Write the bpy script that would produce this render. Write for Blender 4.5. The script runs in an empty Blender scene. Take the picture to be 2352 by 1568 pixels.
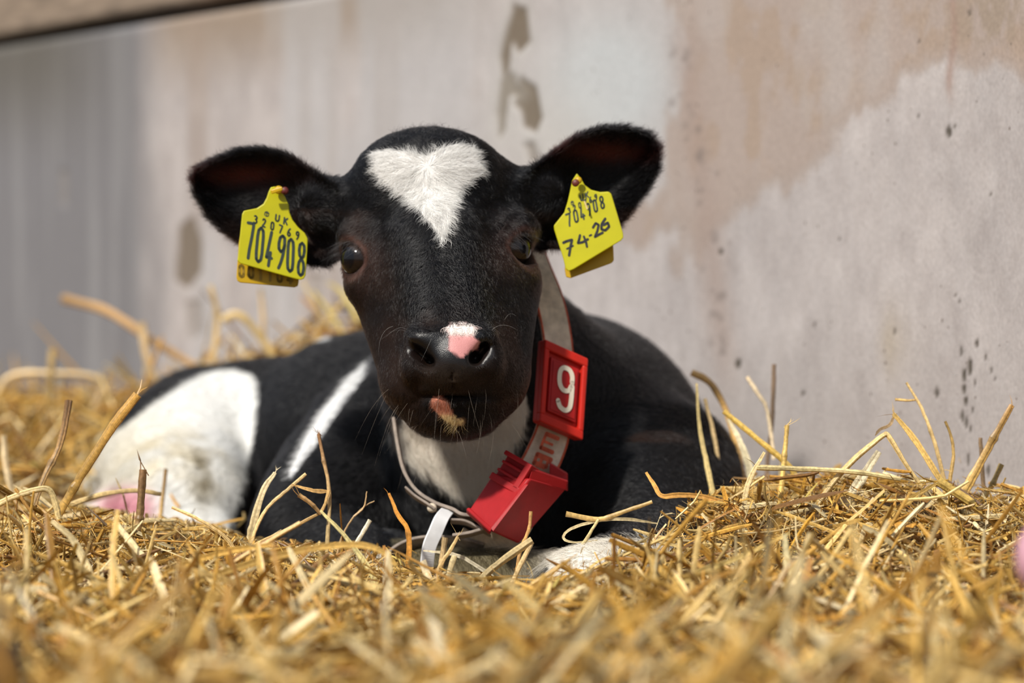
import bpy, math, random
import numpy as np
from mathutils import Vector
random.seed(7)
rng = np.random.default_rng(7)
scene = bpy.context.scene
C = scene.collection

# ------------------------------------------------------------------ camera
F = 5553.0                       # focal length in pixels of the 2352 px wide frame (85 mm lens)
CAM = np.array([0.0, 0.0, 0.26])
TILT = math.atan((784 - 560) / F)
ct, st = math.cos(TILT), math.sin(TILT)
cam_d = bpy.data.cameras.new('camera')
cam = bpy.data.objects.new('camera', cam_d)
C.objects.link(cam)
cam.location = CAM
cam.rotation_euler = (math.pi / 2 - TILT, 0, 0)
cam_d.lens = 85.0
cam_d.sensor_width = 36.0
cam_d.clip_start = 0.02
cam_d.dof.use_dof = True
cam_d.dof.focus_distance = 1.93
cam_d.dof.aperture_fstop = 3.3
cam_d.dof.aperture_blades = 9
scene.camera = cam

# ------------------------------------------------------------------ light
w = bpy.data.worlds.new('barn_daylight')
scene.world = w
w.use_nodes = True
nt = w.node_tree
bg = nt.nodes['Background']
tc = nt.nodes.new('ShaderNodeTexCoord')
sep = nt.nodes.new('ShaderNodeSeparateXYZ')
ramp = nt.nodes.new('ShaderNodeValToRGB')
nt.links.new(tc.outputs['Generated'], sep.inputs[0])
mr = nt.nodes.new('ShaderNodeMapRange')
mr.inputs[1].default_value = -1
nt.links.new(sep.outputs[2], mr.inputs[0])
nt.links.new(mr.outputs[0], ramp.inputs[0])
ramp.color_ramp.elements[0].position = 0.45
ramp.color_ramp.elements[0].color = (0.16, 0.12, 0.08, 1)
ramp.color_ramp.elements[1].position = 0.75
ramp.color_ramp.elements[1].color = (0.60, 0.68, 0.80, 1)
e = ramp.color_ramp.elements.new(0.52)
e.color = (0.52, 0.53, 0.55, 1)
nt.links.new(ramp.outputs[0], bg.inputs[0])
bg.inputs[1].default_value = 0.80

sun_d = bpy.data.lights.new('sun', 'SUN')
sun_d.energy = 4.7
sun_d.angle = math.radians(3.5)
sun_d.color = (1.0, 0.945, 0.86)
sun = bpy.data.objects.new('sun', sun_d)
C.objects.link(sun)
SUNV = Vector((-0.37, -0.60, 0.72)).normalized()
sun.rotation_euler = SUNV.to_track_quat('Z', 'Y').to_euler()

vs = scene.view_settings
vs.view_transform = 'Standard'
vs.look = 'None'
vs.gamma = 1.0
vs.use_curve_mapping = False
vs.exposure = 0.0
cy = scene.cycles
cy.max_bounces = 5
cy.diffuse_bounces = 3
cy.glossy_bounces = 2
cy.transmission_bounces = 3
cy.transparent_max_bounces = 6
cy.caustics_reflective = False
cy.caustics_refractive = False

# ------------------------------------------------------------------ geometry helpers
def at(px, py, Y):
    """point of the world seen at photo pixel (px, py) at distance Y from the camera"""
    px, py, Y = np.asarray(px, float), np.asarray(py, float), np.asarray(Y, float)
    a, b = (px - 1176) / F, (784 - py) / F
    dy = ct + b * st
    dz = -st + b * ct
    s = Y / dy
    return np.stack([a * s, Y + 0 * s, CAM[2] + dz * s], -1)

def proj(P):
    X, Y, Z = P[..., 0], P[..., 1], P[..., 2] - CAM[2]
    f = Y * ct - Z * st
    u = Y * st + Z * ct
    return 1176 + F * X / f, 784 - F * u / f

def hsh(i, j, k):
    n = (i.astype(np.int64) * 374761393 + j.astype(np.int64) * 668265263 + k.astype(np.int64) * 1274126177) & 0xffffffff
    n = ((n ^ (n >> 13)) * 1274126177) & 0xffffffff
    return ((n ^ (n >> 16)) & 0xffff) / 65535.0

def vnoise(x, y, z=None):
    x = np.asarray(x, float); y = np.asarray(y, float)
    z = np.zeros_like(x) if z is None else np.asarray(z, float)
    i, j, k = np.floor(x), np.floor(y), np.floor(z)
    fx, fy, fz = x - i, y - j, z - k
    fx = fx * fx * (3 - 2 * fx); fy = fy * fy * (3 - 2 * fy); fz = fz * fz * (3 - 2 * fz)
    r = 0
    for a in (0, 1):
        for b in (0, 1):
            for c in (0, 1):
                r = r + hsh(i + a, j + b, k + c) * (fx if a else 1 - fx) * (fy if b else 1 - fy) * (fz if c else 1 - fz)
    return r

def fbm(x, y, z=None, n=4):
    r, a, s = 0, 0.5, 1.0
    for o in range(n):
        r = r + a * vnoise(x * s + 17 * o, y * s + 5 * o, None if z is None else z * s)
        a *= .5; s *= 2.03
    return r / (1 - .5 ** n)

def sst(a, b, x):
    t = np.clip((x - a) / (b - a), 0, 1)
    return t * t * (3 - 2 * t)

def poly_sd(x, y, poly):
    """signed distance to a closed polygon, negative inside"""
    poly = np.asarray(poly, float)
    x = np.asarray(x, float); y = np.asarray(y, float)
    d = np.full(x.shape, 1e18); s = np.ones(x.shape)
    n = len(poly)
    for i in range(n):
        a, b = poly[i], poly[i - 1]
        ex, ey = b - a
        wx, wy = x - a[0], y - a[1]
        t = np.clip((wx * ex + wy * ey) / (ex * ex + ey * ey), 0, 1)
        bx, by = wx - ex * t, wy - ey * t
        d = np.minimum(d, bx * bx + by * by)
        c1, c2, c3 = y >= a[1], y < b[1], ex * wy > ey * wx
        s = np.where((c1 & c2 & c3) | (~c1 & ~c2 & ~c3), -s, s)
    return s * np.sqrt(d)

def mesh_obj(name, V, polys, mat, parent=None, smooth=True, colors=None, sizes=None):
    """polys: (n,3|4) int array or list of lists"""
    me = bpy.data.meshes.new(name)
    V = np.asarray(V, np.float32)
    if isinstance(polys, np.ndarray):
        me.vertices.add(len(V))
        me.vertices.foreach_set('co', V.ravel())
        n, k = polys.shape
        me.loops.add(n * k)
        me.loops.foreach_set('vertex_index', polys.astype(np.int32).ravel())
        me.polygons.add(n)
        me.polygons.foreach_set('loop_start', np.arange(0, n * k, k, dtype=np.int32))
        me.polygons.foreach_set('loop_total', np.full(n, k, np.int32))
        me.update(calc_edges=True)
    else:
        me.from_pydata([tuple(map(float, v)) for v in V], [], polys)
    me.polygons.foreach_set('use_smooth', np.full(len(me.polygons), smooth, bool))
    if colors is not None:
        a = me.color_attributes.new('tint', 'FLOAT_COLOR', 'POINT')
        c = np.ones((len(V), 4), np.float32)
        c[:, :colors.shape[1]] = colors
        a.data.foreach_set('color', c.ravel())
    if mat is not None:
        me.materials.append(mat)
    me.update()
    o = bpy.data.objects.new(name, me)
    C.objects.link(o)
    if parent is not None:
        o.parent = parent
    return o

def tag(o, label=None, cat=None, group=None, kind=None):
    for k, v in (('label', label), ('category', cat), ('group', group), ('kind', kind)):
        if v: o[k] = v
    return o

def empty(name, label, cat, group=None, loc=(0, 0, 0)):
    o = bpy.data.objects.new(name, None)
    C.objects.link(o)
    o.empty_display_size = .02
    return tag(o, label, cat, group)

# ------------------------------------------------------------------ materials
def mat(name, color=(.8, .8, .8), rough=.6, spec=.5, attr=False, noise=None, bump=None, transl=0.0, coat=0.0):
    m = bpy.data.materials.new(name)
    m.use_nodes = True
    t = m.node_tree
    p = t.nodes['Principled BSDF']
    p.inputs['Roughness'].default_value = rough
    p.inputs['Specular IOR Level'].default_value = spec
    p.inputs['Coat Weight'].default_value = coat
    src = None
    if attr:
        a = t.nodes.new('ShaderNodeAttribute'); a.attribute_name = 'tint'
        src = a.outputs['Color']
    else:
        r = t.nodes.new('ShaderNodeRGB'); r.outputs[0].default_value = (*color, 1)
        src = r.outputs[0]
    tcn = t.nodes.new('ShaderNodeTexCoord')
    if noise:
        sc, amt, stretch = noise
        mp = t.nodes.new('ShaderNodeMapping'); mp.inputs['Scale'].default_value = stretch
        t.links.new(tcn.outputs['Object'], mp.inputs[0])
        n = t.nodes.new('ShaderNodeTexNoise'); n.inputs['Scale'].default_value = sc; n.inputs['Detail'].default_value = 5
        t.links.new(mp.outputs[0], n.inputs[0])
        mrr = t.nodes.new('ShaderNodeMapRange')
        mrr.inputs[1].default_value = .3; mrr.inputs[2].default_value = .7
        mrr.inputs[3].default_value = 1 - amt; mrr.inputs[4].default_value = 1 + amt
        t.links.new(n.outputs[0], mrr.inputs[0])
        mx = t.nodes.new('ShaderNodeVectorMath'); mx.operation = 'SCALE'
        t.links.new(src, mx.inputs[0]); t.links.new(mrr.outputs[0], mx.inputs['Scale'])
        src = mx.outputs[0]
    t.links.new(src, p.inputs['Base Color'])
    if bump:
        sc, st_, dist = bump
        n = t.nodes.new('ShaderNodeTexNoise'); n.inputs['Scale'].default_value = sc; n.inputs['Detail'].default_value = 4
        t.links.new(tcn.outputs['Object'], n.inputs[0])
        b = t.nodes.new('ShaderNodeBump'); b.inputs['Strength'].default_value = st_; b.inputs['Distance'].default_value = dist
        t.links.new(n.outputs[0], b.inputs['Height']); t.links.new(b.outputs[0], p.inputs['Normal'])
    if transl > 0:
        tr = t.nodes.new('ShaderNodeBsdfTranslucent')
        t.links.new(src, tr.inputs[0])
        ms = t.nodes.new('ShaderNodeMixShader'); ms.inputs[0].default_value = transl
        t.links.new(p.outputs[0], ms.inputs[1]); t.links.new(tr.outputs[0], ms.inputs[2])
        t.links.new(ms.outputs[0], t.nodes['Material Output'].inputs[0])
    return m

M_STRAW = mat('straw', rough=.42, spec=.45, attr=True, transl=.08, noise=(420, .28, (1, 1, 1)))
M_BED = mat('packed_straw', rough=.9, attr=True, noise=(160, .35, (1, 1, 1)), bump=(220, 1, .01))
M_RED = mat('red_plastic', (.56, .022, .012), rough=.48, spec=.3, noise=(60, .10, (1, 1, 1)), bump=(500, .15, .0005))
M_RED2 = mat('worn_red_plastic', (.36, .009, .012), rough=.5, spec=.3, noise=(45, .14, (1, 1, 1)), bump=(400, .2, .0005))
M_REDIN = mat('deep_red_plastic', (.40, .012, .012), rough=.45, spec=.35, noise=(80, .12, (1, 1, 1)))
M_CREAM = mat('cream_print', (.80, .72, .58), rough=.6)
M_STRAP = mat('beige_webbing', (.64, .55, .42), rough=.85, spec=.15, noise=(120, .22, (1, 1, 1)), bump=(900, .6, .0008))
M_STRAPE = mat('red_webbing_edge', (.50, .10, .05), rough=.85, spec=.15, noise=(150, .3, (1, 1, 1)))
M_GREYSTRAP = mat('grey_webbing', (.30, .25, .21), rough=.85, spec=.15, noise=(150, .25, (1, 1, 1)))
M_WHITE = mat('white_plastic', (.88, .89, .90), rough=.4, noise=(90, .08, (1, 1, 1)))
M_YEL = mat('yellow_plastic', (.58, .54, .010), rough=.36, spec=.4, transl=.18, noise=(50, .06, (1, 1, 1)))
M_YEL2 = mat('shaded_yellow_plastic', (.58, .36, .01), rough=.4, spec=.35, transl=.12, noise=(50, .08, (1, 1, 1)))  # tag yellow darkened to amber, shade put into the colour
M_INK = mat('dark_ink', (.02, .035, .03), rough=.6)
M_INK2 = mat('faded_ink', (.30, .19, .012), rough=.6)
M_BLACKINK = mat('marker_ink', (.006, .006, .01), rough=.5)

# ------------------------------------------------------------------ the walls
WA = at(0, 560, 3.9); WB = at(2352, 560, 2.1)          # two points on the wall, one at each side of the frame
wdir = (WB - WA)[:2]; wlen = float(np.hypot(*wdir)); wdir = wdir / wlen
wnor = np.array([wdir[1], -wdir[0]])                     # towards the camera
if wnor[1] > 0: wnor = -wnor
WTOP = float(at(0, 108, 3.9)[2])

def wall_uz(px, py):
    a, b = (px - 1176) / F, (784 - py) / F
    d = np.stack([a, ct + b * st, -st + b * ct], -1)
    t = ((WA[:2] - CAM[:2]) @ wnor) / (d[..., :2] @ wnor)
    P = CAM + d * t[..., None]
    return (P[..., :2] - WA[:2]) @ wdir, P[..., 2]

def wall_point(u, z, off=0.0):
    p = WA[:2] + wdir * u[..., None] + wnor * off[..., None] if isinstance(off, np.ndarray) else WA[:2] + wdir * u[..., None] + wnor * off
    return np.concatenate([p, z[..., None]], -1)

def build_wall():
    # columns spaced evenly as the wall recedes, finer towards the near end
    pxs = np.linspace(-260, 2700, 640)
    us, _ = wall_uz(pxs, np.full_like(pxs, 560.0))
    nz = 300
    zs = np.concatenate([np.linspace(-.25, WTOP - .012, nz - 8), [WTOP - .009, WTOP - .006, WTOP - .003, WTOP - .001, WTOP, WTOP, WTOP, WTOP]])
    off = np.concatenate([np.zeros(nz - 8), [0, -.0008, -.002, -.004, -.008, -.03, -.06, -.09]])
    U, Z = np.meshgrid(us, zs, indexing='ij')
    O = np.broadcast_to(off, U.shape).copy()
    PX, PY = proj(wall_point(U, Z))
    # colours and stains of the concrete, in metres along the wall
    base = np.array([.545, .495, .48])
    cool = np.array([.47, .475, .49])
    pink = np.array([.47, .375, .325])
    brown = np.array([.25, .19, .13])
    n1 = fbm(U * 5, Z * 2.2, n=4); n2 = fbm(U * 14 + 9, Z * 5, n=4); n3 = fbm(U * 60, Z * 12 + 4, n=3)
    col = base + (n1[..., None] - .5) * np.array([.16, .14, .13]) + (n3[..., None] - .5) * .05
    n4 = fbm(U * 32 + 3, Z * 22 + 8, n=4); n5 = fbm(U * 130, Z * 60, n=3)
    col = col + ((n4 - .5) * .16)[..., None] * np.array([1, .95, .9]) + ((n5 - .5) * .09)[..., None] * np.array([1, 1.02, 1.05])
    def mixc(c, m):
        nonlocal col
        col = col * (1 - m[..., None]) + np.asarray(c) * m[..., None]
    # cool grey zone at the far end, streaky
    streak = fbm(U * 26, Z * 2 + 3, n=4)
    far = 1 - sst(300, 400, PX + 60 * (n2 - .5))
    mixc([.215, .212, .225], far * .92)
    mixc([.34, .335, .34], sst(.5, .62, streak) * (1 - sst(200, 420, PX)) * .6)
    mixc([.13, .115, .085], (1 - sst(60, 380, PX)) * (1 - sst(120, 420, PY)) * .7)  # shadow over the far upper corner, painted into the concrete colour
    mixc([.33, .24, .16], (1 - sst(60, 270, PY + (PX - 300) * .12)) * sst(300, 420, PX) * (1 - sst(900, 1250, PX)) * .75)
    mixc([.40, .31, .25], sst(.50, .68, streak) * sst(380, 460, PX) * (1 - sst(1000, 1150, PX)) * .45)
    mixc(cool * 1.12, sst(.46, .62, n1) * sst(380, 500, PX) * (1 - sst(1000, 1250, PX)) * .5)
    # bright bluish white area behind and right of the head
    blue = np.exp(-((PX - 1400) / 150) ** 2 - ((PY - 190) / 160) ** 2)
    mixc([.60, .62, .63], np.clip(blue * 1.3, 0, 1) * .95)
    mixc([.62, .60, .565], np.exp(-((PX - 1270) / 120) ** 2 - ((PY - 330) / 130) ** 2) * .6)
    # darker pinkish field above a diagonal edge
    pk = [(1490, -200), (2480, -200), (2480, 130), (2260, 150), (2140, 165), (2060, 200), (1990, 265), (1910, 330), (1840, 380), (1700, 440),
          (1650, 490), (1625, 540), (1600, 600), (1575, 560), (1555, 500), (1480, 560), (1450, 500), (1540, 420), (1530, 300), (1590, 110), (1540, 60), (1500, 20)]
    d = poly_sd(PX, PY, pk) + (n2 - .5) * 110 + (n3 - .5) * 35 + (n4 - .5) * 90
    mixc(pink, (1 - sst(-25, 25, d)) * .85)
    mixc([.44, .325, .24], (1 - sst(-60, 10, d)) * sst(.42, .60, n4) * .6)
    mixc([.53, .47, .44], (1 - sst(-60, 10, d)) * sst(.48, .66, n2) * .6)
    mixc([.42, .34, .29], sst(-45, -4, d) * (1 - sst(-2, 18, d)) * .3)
    # vertical damp run
    run = np.exp(-((PX - (1570 + (PY - 100) * .13) - 30 * (n2 - .5)) / 38) ** 2) * sst(10, 120, PY) * (1 - sst(760, 1000, PY))
    mixc([.42, .32, .275], run * .65)
    for _ in range(34):
        t = rng.random(); cx = 1575 + 700 * t * .14 + rng.normal(0, 28); cyy = 110 + 700 * t
        r = rng.uniform(5, 11)
        mixc([.24, .20, .18], np.exp(-(((PX - cx) / r) ** 2 + ((PY - cyy) / (r * 1.2)) ** 2) ** 2) * rng.uniform(.25, .6))
    lower = np.exp(-((PX - 2010) / 60) ** 2 - ((PY - 790) / 80) ** 2) * sst(.35, .6, n2)
    mixc([.46, .36, .22], lower * .7)
    mixc([.44, .40, .38], sst(650, 1100, PY + 160 * (n2 - .5)) * sst(1500, 1750, PX) * .45)
    # dark scars left by broken-off render
    scars = [[(1150, 130), (1180, 10), (1205, 20), (1212, 95), (1190, 120), (1175, 100), (1168, 170), (1155, 180)],
             [(1150, 185), (1178, 165), (1188, 215), (1170, 225), (1160, 300), (1146, 320), (1142, 260)],
             [(1195, 180), (1225, 200), (1240, 270), (1226, 300), (1205, 290), (1198, 255), (1180, 240)],
             [(1205, 330), (1222, 330), (1232, 365), (1215, 372)],
             [(415, 520), (445, 500), (462, 560), (460, 620), (430, 655), (405, 640), (410, 580)],
             [(430, 700), (460, 690), (465, 760), (440, 780)], [(715, 640), (735, 640), (738, 770), (716, 780)],
             [(138, 395), (150, 395), (150, 470), (136, 470)]]
    for i, s in enumerate(scars):
        dd = poly_sd(PX, PY, s) + (n2 - .5) * 14 + (n3 - .5) * 12 - 3
        m = 1 - sst(-5, 4, dd)
        mixc([.17, .125, .075] if i < 6 else [.34, .30, .26], m * (.85, .85, .85, .5, .8, .35, .4, .35)[i])
        O -= m * .0022
    mixc([.60, .585, .54], (1 - sst(4, 40, np.minimum(poly_sd(PX, PY, scars[0]), poly_sd(PX, PY, scars[1])))) * (1 - (1 - sst(-4, 7, poly_sd(PX, PY, scars[0]) + (n2 - .5) * 30))) * .25)
    # rusty run and pits near the right edge
    mixc([.40, .27, .22], np.exp(-((PX - 2187 - 6 * np.sin(PY / 40)) / 9) ** 2) * (1 - sst(180, 260, PY)) * .75 * (.4 + n3))
    mixc([.38, .30, .23], np.exp(-((PX - 2280) / 100) ** 2) * (1 - sst(60, 140, PY)) * sst(.35, .6, n5) * .8)
    pits = [(2178, 303, 6, 15), (2111, 96, 3, 4), (2226, 30, 3, 5), (2245, 788, 6, 9), (2206, 806, 4, 12), (2226, 842, 7, 20), (2213, 862, 5, 16), (2212, 893, 5, 10),
            (2238, 880, 3, 8), (2216, 920, 6, 11), (2150, 902, 5, 13), (1694, 835, 7, 12), (1656, 578, 5, 6), (1925, 548, 3, 4), (1868, 746, 3, 4),
            (2209, 955, 4, 12), (2218, 970, 5, 12), (2228, 985, 4, 9), (2222, 1055, 3, 15), (2271, 1080, 5, 14), (1842, 904, 4, 5), (2275, 850, 3, 6), (2108, 268, 2, 4),
            (2232, 940, 2, 8), (2262, 820, 2, 5), (2055, 760, 2, 6), (2274, 444, 2, 4), (2192, 292, 2, 4), (2284, 870, 2, 5), (2195, 675, 2, 4), (2203, 690, 2, 5)]
    for (x, y, rx, ry) in pits:
        rx, ry = rx * .85 + .8, ry * 1.0 + .6
        q = ((PX - x + (n3 - .5) * 8) / rx) ** 2 + ((PY - y) / ry) ** 2
        m = 1 - sst(.5, 1.3, q)
        mixc([.09, .075, .055], m * .92)
        O -= m * .001
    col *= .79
    O += (n2 - .5) * .003
    shp = U.shape
    O[:, nz - 8:] = np.broadcast_to(off, shp)[:, nz - 8:]
    V = wall_point(U, Z, O).reshape(-1, 3)
    idx = np.arange(V.shape[0]).reshape(shp)
    q = np.stack([idx[:-1, :-1], idx[1:, :-1], idx[1:, 1:], idx[:-1, 1:]], -1).reshape(-1, 4)
    m = mat('stained_concrete', rough=.8, spec=.25, attr=True, noise=(420, .10, (1, 1, .55)))
    t = m.node_tree; p = t.nodes['Principled BSDF']
    tcn = t.nodes.new('ShaderNodeTexCoord')
    # small dark grit holes, sparse, drawn out downwards
    mp = t.nodes.new('ShaderNodeMapping'); mp.inputs['Scale'].default_value = (1, 1, .5)
    t.links.new(tcn.outputs['Object'], mp.inputs[0])
    vo = t.nodes.new('ShaderNodeTexVoronoi'); vo.inputs['Scale'].default_value = 170
    t.links.new(mp.outputs[0], vo.inputs[0])
    nz_ = t.nodes.new('ShaderNodeTexNoise'); nz_.inputs['Scale'].default_value = 14
    t.links.new(tcn.outputs['Object'], nz_.inputs[0])
    r1 = t.nodes.new('ShaderNodeMapRange'); r1.inputs[1].default_value = .42; r1.inputs[2].default_value = .75; r1.inputs[3].default_value = 0.03; r1.inputs[4].default_value = .24
    t.links.new(nz_.outputs[0], r1.inputs[0])
    lt = t.nodes.new('ShaderNodeMath'); lt.operation = 'LESS_THAN'
    t.links.new(vo.outputs['Distance'], lt.inputs[0]); t.links.new(r1.outputs[0], lt.inputs[1])
    wn = t.nodes.new('ShaderNodeSeparateColor'); t.links.new(vo.outputs['Color'], wn.inputs[0])
    gt = t.nodes.new('ShaderNodeMath'); gt.operation = 'GREATER_THAN'; gt.inputs[1].default_value = .72
    t.links.new(wn.outputs[0], gt.inputs[0])
    mu = t.nodes.new('ShaderNodeMath'); mu.operation = 'MULTIPLY'
    t.links.new(lt.outputs[0], mu.inputs[0]); t.links.new(gt.outputs[0], mu.inputs[1])
    mixn = t.nodes.new('ShaderNodeMix'); mixn.data_type = 'RGBA'
    src = p.inputs['Base Color'].links[0].from_socket
    t.links.new(mu.outputs[0], mixn.inputs[0]); t.links.new(src, mixn.inputs[6]); mixn.inputs[7].default_value = (.16, .13, .11, 1)
    t.links.new(mixn.outputs[2], p.inputs['Base Color'])
    nb = t.nodes.new('ShaderNodeTexNoise'); nb.inputs['Scale'].default_value = 420; nb.inputs['Detail'].default_value = 3
    mp2 = t.nodes.new('ShaderNodeMapping'); mp2.inputs['Scale'].default_value = (1, 1, .45)
    t.links.new(tcn.outputs['Object'], mp2.inputs[0]); t.links.new(mp2.outputs[0], nb.inputs[0])
    bp = t.nodes.new('ShaderNodeBump'); bp.inputs['Strength'].default_value = .35; bp.inputs['Distance'].default_value = .0012
    t.links.new(nb.outputs[0], bp.inputs['Height']); t.links.new(bp.outputs[0], p.inputs['Normal'])
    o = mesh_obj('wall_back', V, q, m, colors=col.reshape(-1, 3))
    tag(o, 'stained pale concrete pen wall behind the calf', kind='structure')

def slab(name, u0, u1, z0, z1, off0, off1, m, label):
    P = []
    for u in (u0, u1):
        for z in (z0, z1):
            for o_ in (off0, off1):
                P.append(wall_point(np.array(u), np.array(z), o_))
    f = [[0, 1, 3, 2], [4, 6, 7, 5], [0, 4, 5, 1], [2, 3, 7, 6], [0, 2, 6, 4], [1, 5, 7, 3]]
    o = mesh_obj(name, np.array(P), f, m, smooth=False)
    b = o.modifiers.new('bevel', 'BEVEL'); b.width = .006; b.segments = 2
    return tag(o, label, kind='structure')

build_wall()
M_WOOD = mat('weathered_wood', (.24, .18, .13), rough=.75, noise=(14, .4, (1, 1, 9)), bump=(60, .5, .004))
M_DARK = mat('gap_shade', (.03, .022, .016), rough=.9, noise=(10, .4, (1, 1, 6)))
slab('trim_1', -1.2, 3.2, WTOP + .032, WTOP + .20, -.13, -.06, M_WOOD, 'brown wooden rail running above the concrete wall')
slab('wall_rear_shade', -1.6, 3.4, -.25, WTOP + 1.2, -.26, -.24, M_DARK, 'dark sheet added as shade behind the wooden rail')  # added sheet, dark so that the gap below the rail reads as shade
fl = mesh_obj('floor', np.array([[-3, .2, -.2], [3, .2, -.2], [3, 6, -.2], [-3, 6, -.2], [-3, .2, -.24], [3, .2, -.24], [3, 6, -.24], [-3, 6, -.24]]),
              [[0, 1, 2, 3], [7, 6, 5, 4], [0, 4, 5, 1], [1, 5, 6, 2], [2, 6, 7, 3], [3, 7, 4, 0]], mat('barn_floor', (.16, .12, .08), rough=.95, noise=(6, .3, (1, 1, 1))), smooth=False)
tag(fl, 'earth floor of the barn under the bedding', kind='structure')

# ------------------------------------------------------------------ the calf: one continuous body grown from blended volumes
U1 = .00036                      # one photo pixel at the head, in metres
def hd(px, py, d):               # a point of the head, d in the same unit, away from the camera
    return at(px, py, 2.0 + d * U1)

def smin(a, b, k):
    h = np.clip(.5 + .5 * (b - a) / k, 0, 1)
    return b * (1 - h) + a * h - k * h * (1 - h)
def smax(a, b, k):
    return -smin(-a, -b, k)

prims = []                       # (op, k, fn, lo, hi)
def add(op, k, fn, lo, hi):
    pad = k * 1.6 + .012
    prims.append((op, k, fn, np.asarray(lo) - pad, np.asarray(hi) + pad))

def basis(a, up=(0, 0, 1)):
    a = np.asarray(a, float); a = a / np.linalg.norm(a)
    u = np.cross(up, a); u /= np.linalg.norm(u)
    v = np.cross(a, u)
    return np.stack([u, v, a])   # rows

def ell(c, r, k=.008, op='u', R=None):
    c = np.asarray(c, float); r = np.asarray(r, float)
    R_ = np.eye(3) if R is None else np.asarray(R)
    def fn(P):
        q = (P - c) @ R_.T
        k0 = np.sqrt(((q / r) ** 2).sum(-1)) + 1e-9
        k1 = np.sqrt(((q / r ** 2) ** 2).sum(-1)) + 1e-9
        return k0 * (k0 - 1) / k1
    ext = np.sqrt(((R_ * r[:, None]) ** 2).sum(0))
    add(op, k, fn, c - ext, c + ext)

def cone(a, b, ra, rb, k=.008, op='u'):
    a = np.asarray(a, float); b = np.asarray(b, float)
    def fn(P):
        ab = b - a
        t = np.clip(((P - a) @ ab) / (ab @ ab), 0, 1)
        return np.linalg.norm(P - (a + t[..., None] * ab), axis=-1) - (ra + (rb - ra) * t)
    add(op, k, fn, np.minimum(a - ra, b - rb), np.maximum(a + ra, b + rb))

def ring(c, B, ru, rv, tube, k=.003, arc=None):
    """rim of an eye: elliptical ring in the plane of B[0], B[1]"""
    c = np.asarray(c, float)
    def fn(P):
        q = (P - c) @ B.T
        rr = np.sqrt((q[..., 0] / ru) ** 2 + (q[..., 1] / rv) ** 2) + 1e-9
        return np.hypot((rr - 1) * min(ru, rv) * 1.1, q[..., 2]) - tube
    m = max(ru, rv) + tube
    add('u', k, fn, c - m, c + m)

def ear(poly, Y0, slope, u0, v0, vs_, amp, th, k=.010, swap=1):
    poly = np.asarray(poly, float)
    from_px = U1
    def fn(P):
        x, y = proj(P)
        d2 = poly_sd(x, y, poly)
        di = np.clip(-d2, 0, 85) / 85
        Yc = Y0 + (x - u0) * slope + (y - v0) * vs_ + amp * np.sin(di * math.pi / 2) - amp * .25
        thk = th * (0.75 + .5 * di)
        a = np.abs(P[..., 1] - Yc) * .8 - thk
        return smax(a, d2 * from_px * 1.03, .004)
    lo = at(poly[:, 0].min(), poly[:, 1].max(), Y0 - .03); hi = at(poly[:, 0].max(), poly[:, 1].min(), Y0 + .09)
    add('u', k, fn, np.minimum(lo, hi) - [.01, .03, .01], np.maximum(lo, hi) + [.01, .03, .01])

def P_(px, py, Y): return at(px, py, Y)

# --- trunk
cone(P_(1080, 770, 2.22), P_(1345, 1090, 2.30), .083, .118, .03)            # neck into the shoulder
cone(P_(1060, 900, 2.20), P_(1180, 1180, 2.26), .070, .10, .03)             # throat and brisket
cone(P_(1290, 1060, 2.36), P_(900, 1085, 2.56), .145, .148, .03)            # chest
cone(P_(900, 1085, 2.56), P_(660, 1100, 2.72), .143, .135, .03)             # barrel
ell(P_(478, 1110, 2.74), (.114, .14, .134), .025)
ell(P_(335, 1185, 2.66), (.075, .10, .085), .03)                            # rump
ell(P_(560, 1080, 2.66), (.10, .12, .118), .03)
ell(P_(770, 930, 2.60), (.05, .06, .055), .04)                               # hip bones
cone(P_(430, 1080, 2.60), P_(420, 1170, 2.44), .095, .070, .025)            # thigh towards the stifle
cone(P_(260, 1230, 2.50), P_(470, 1250, 2.36), .045, .035, .02)             # folded shank
cone(P_(800, 1150, 2.30), P_(720, 1230, 2.24), .075, .06, .03)              # left elbow and foreleg
cone(P_(900, 1080, 2.36), P_(800, 1180, 2.28), .10, .075, .03)              # left shoulder
cone(P_(720, 1260, 2.22), P_(980, 1345, 2.05), .042, .03, .02)
cone(P_(985, 1345, 2.04), P_(1290, 1345, 2.02), .031, .028, .012)           # far folded shank
cone(P_(1500, 1120, 2.22), P_(1530, 1260, 2.10), .085, .05, .03)            # right elbow
cone(P_(1540, 1290, 2.05), P_(1330, 1370, 1.92), .043, .036, .02)           # right knee
ell(P_(1350, 1372, 1.91), (.040, .034, .038), .015)
cone(P_(1400, 1410, 1.88), P_(1560, 1440, 1.86), .028, .024, .012)
# --- skull
ell(hd(992, 470, 175), np.array([204, 185, 172]) * U1, .012)
ell(hd(985, 400, 150), np.array([165, 140, 102]) * U1, .012)                 # poll dome
ell(hd(1008, 620, 110), np.array([205, 165, 150]) * U1, .014)
cone(hd(1020, 700, 95), hd(1040, 820, 20), 195 * U1, 165 * U1, .012)         # cheeks and jaw
cone(hd(1005, 560, 20), hd(1040, 800, -110), 118 * U1, 105 * U1, .012)        # bridge of the nose
cone(hd(1025, 690, 60), hd(1042, 850, -60), 158 * U1, 128 * U1, .014)
ell(hd(1043, 880, -60), np.array([150, 112, 74]) * U1, .014)                 # upper lip
ell(hd(1042, 822, -142), np.array([98, 84, 64]) * U1, .014)                  # muzzle pad
ell(hd(1042, 945, -60), np.array([102, 95, 64]) * U1, .010)                  # chin
cone(hd(1072, 715, 75), hd(1092, 850, 5), 166 * U1, 122 * U1, .016)
cone(hd(1000, 730, 70), hd(990, 860, 0), 158 * U1, 112 * U1, .016)
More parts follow.
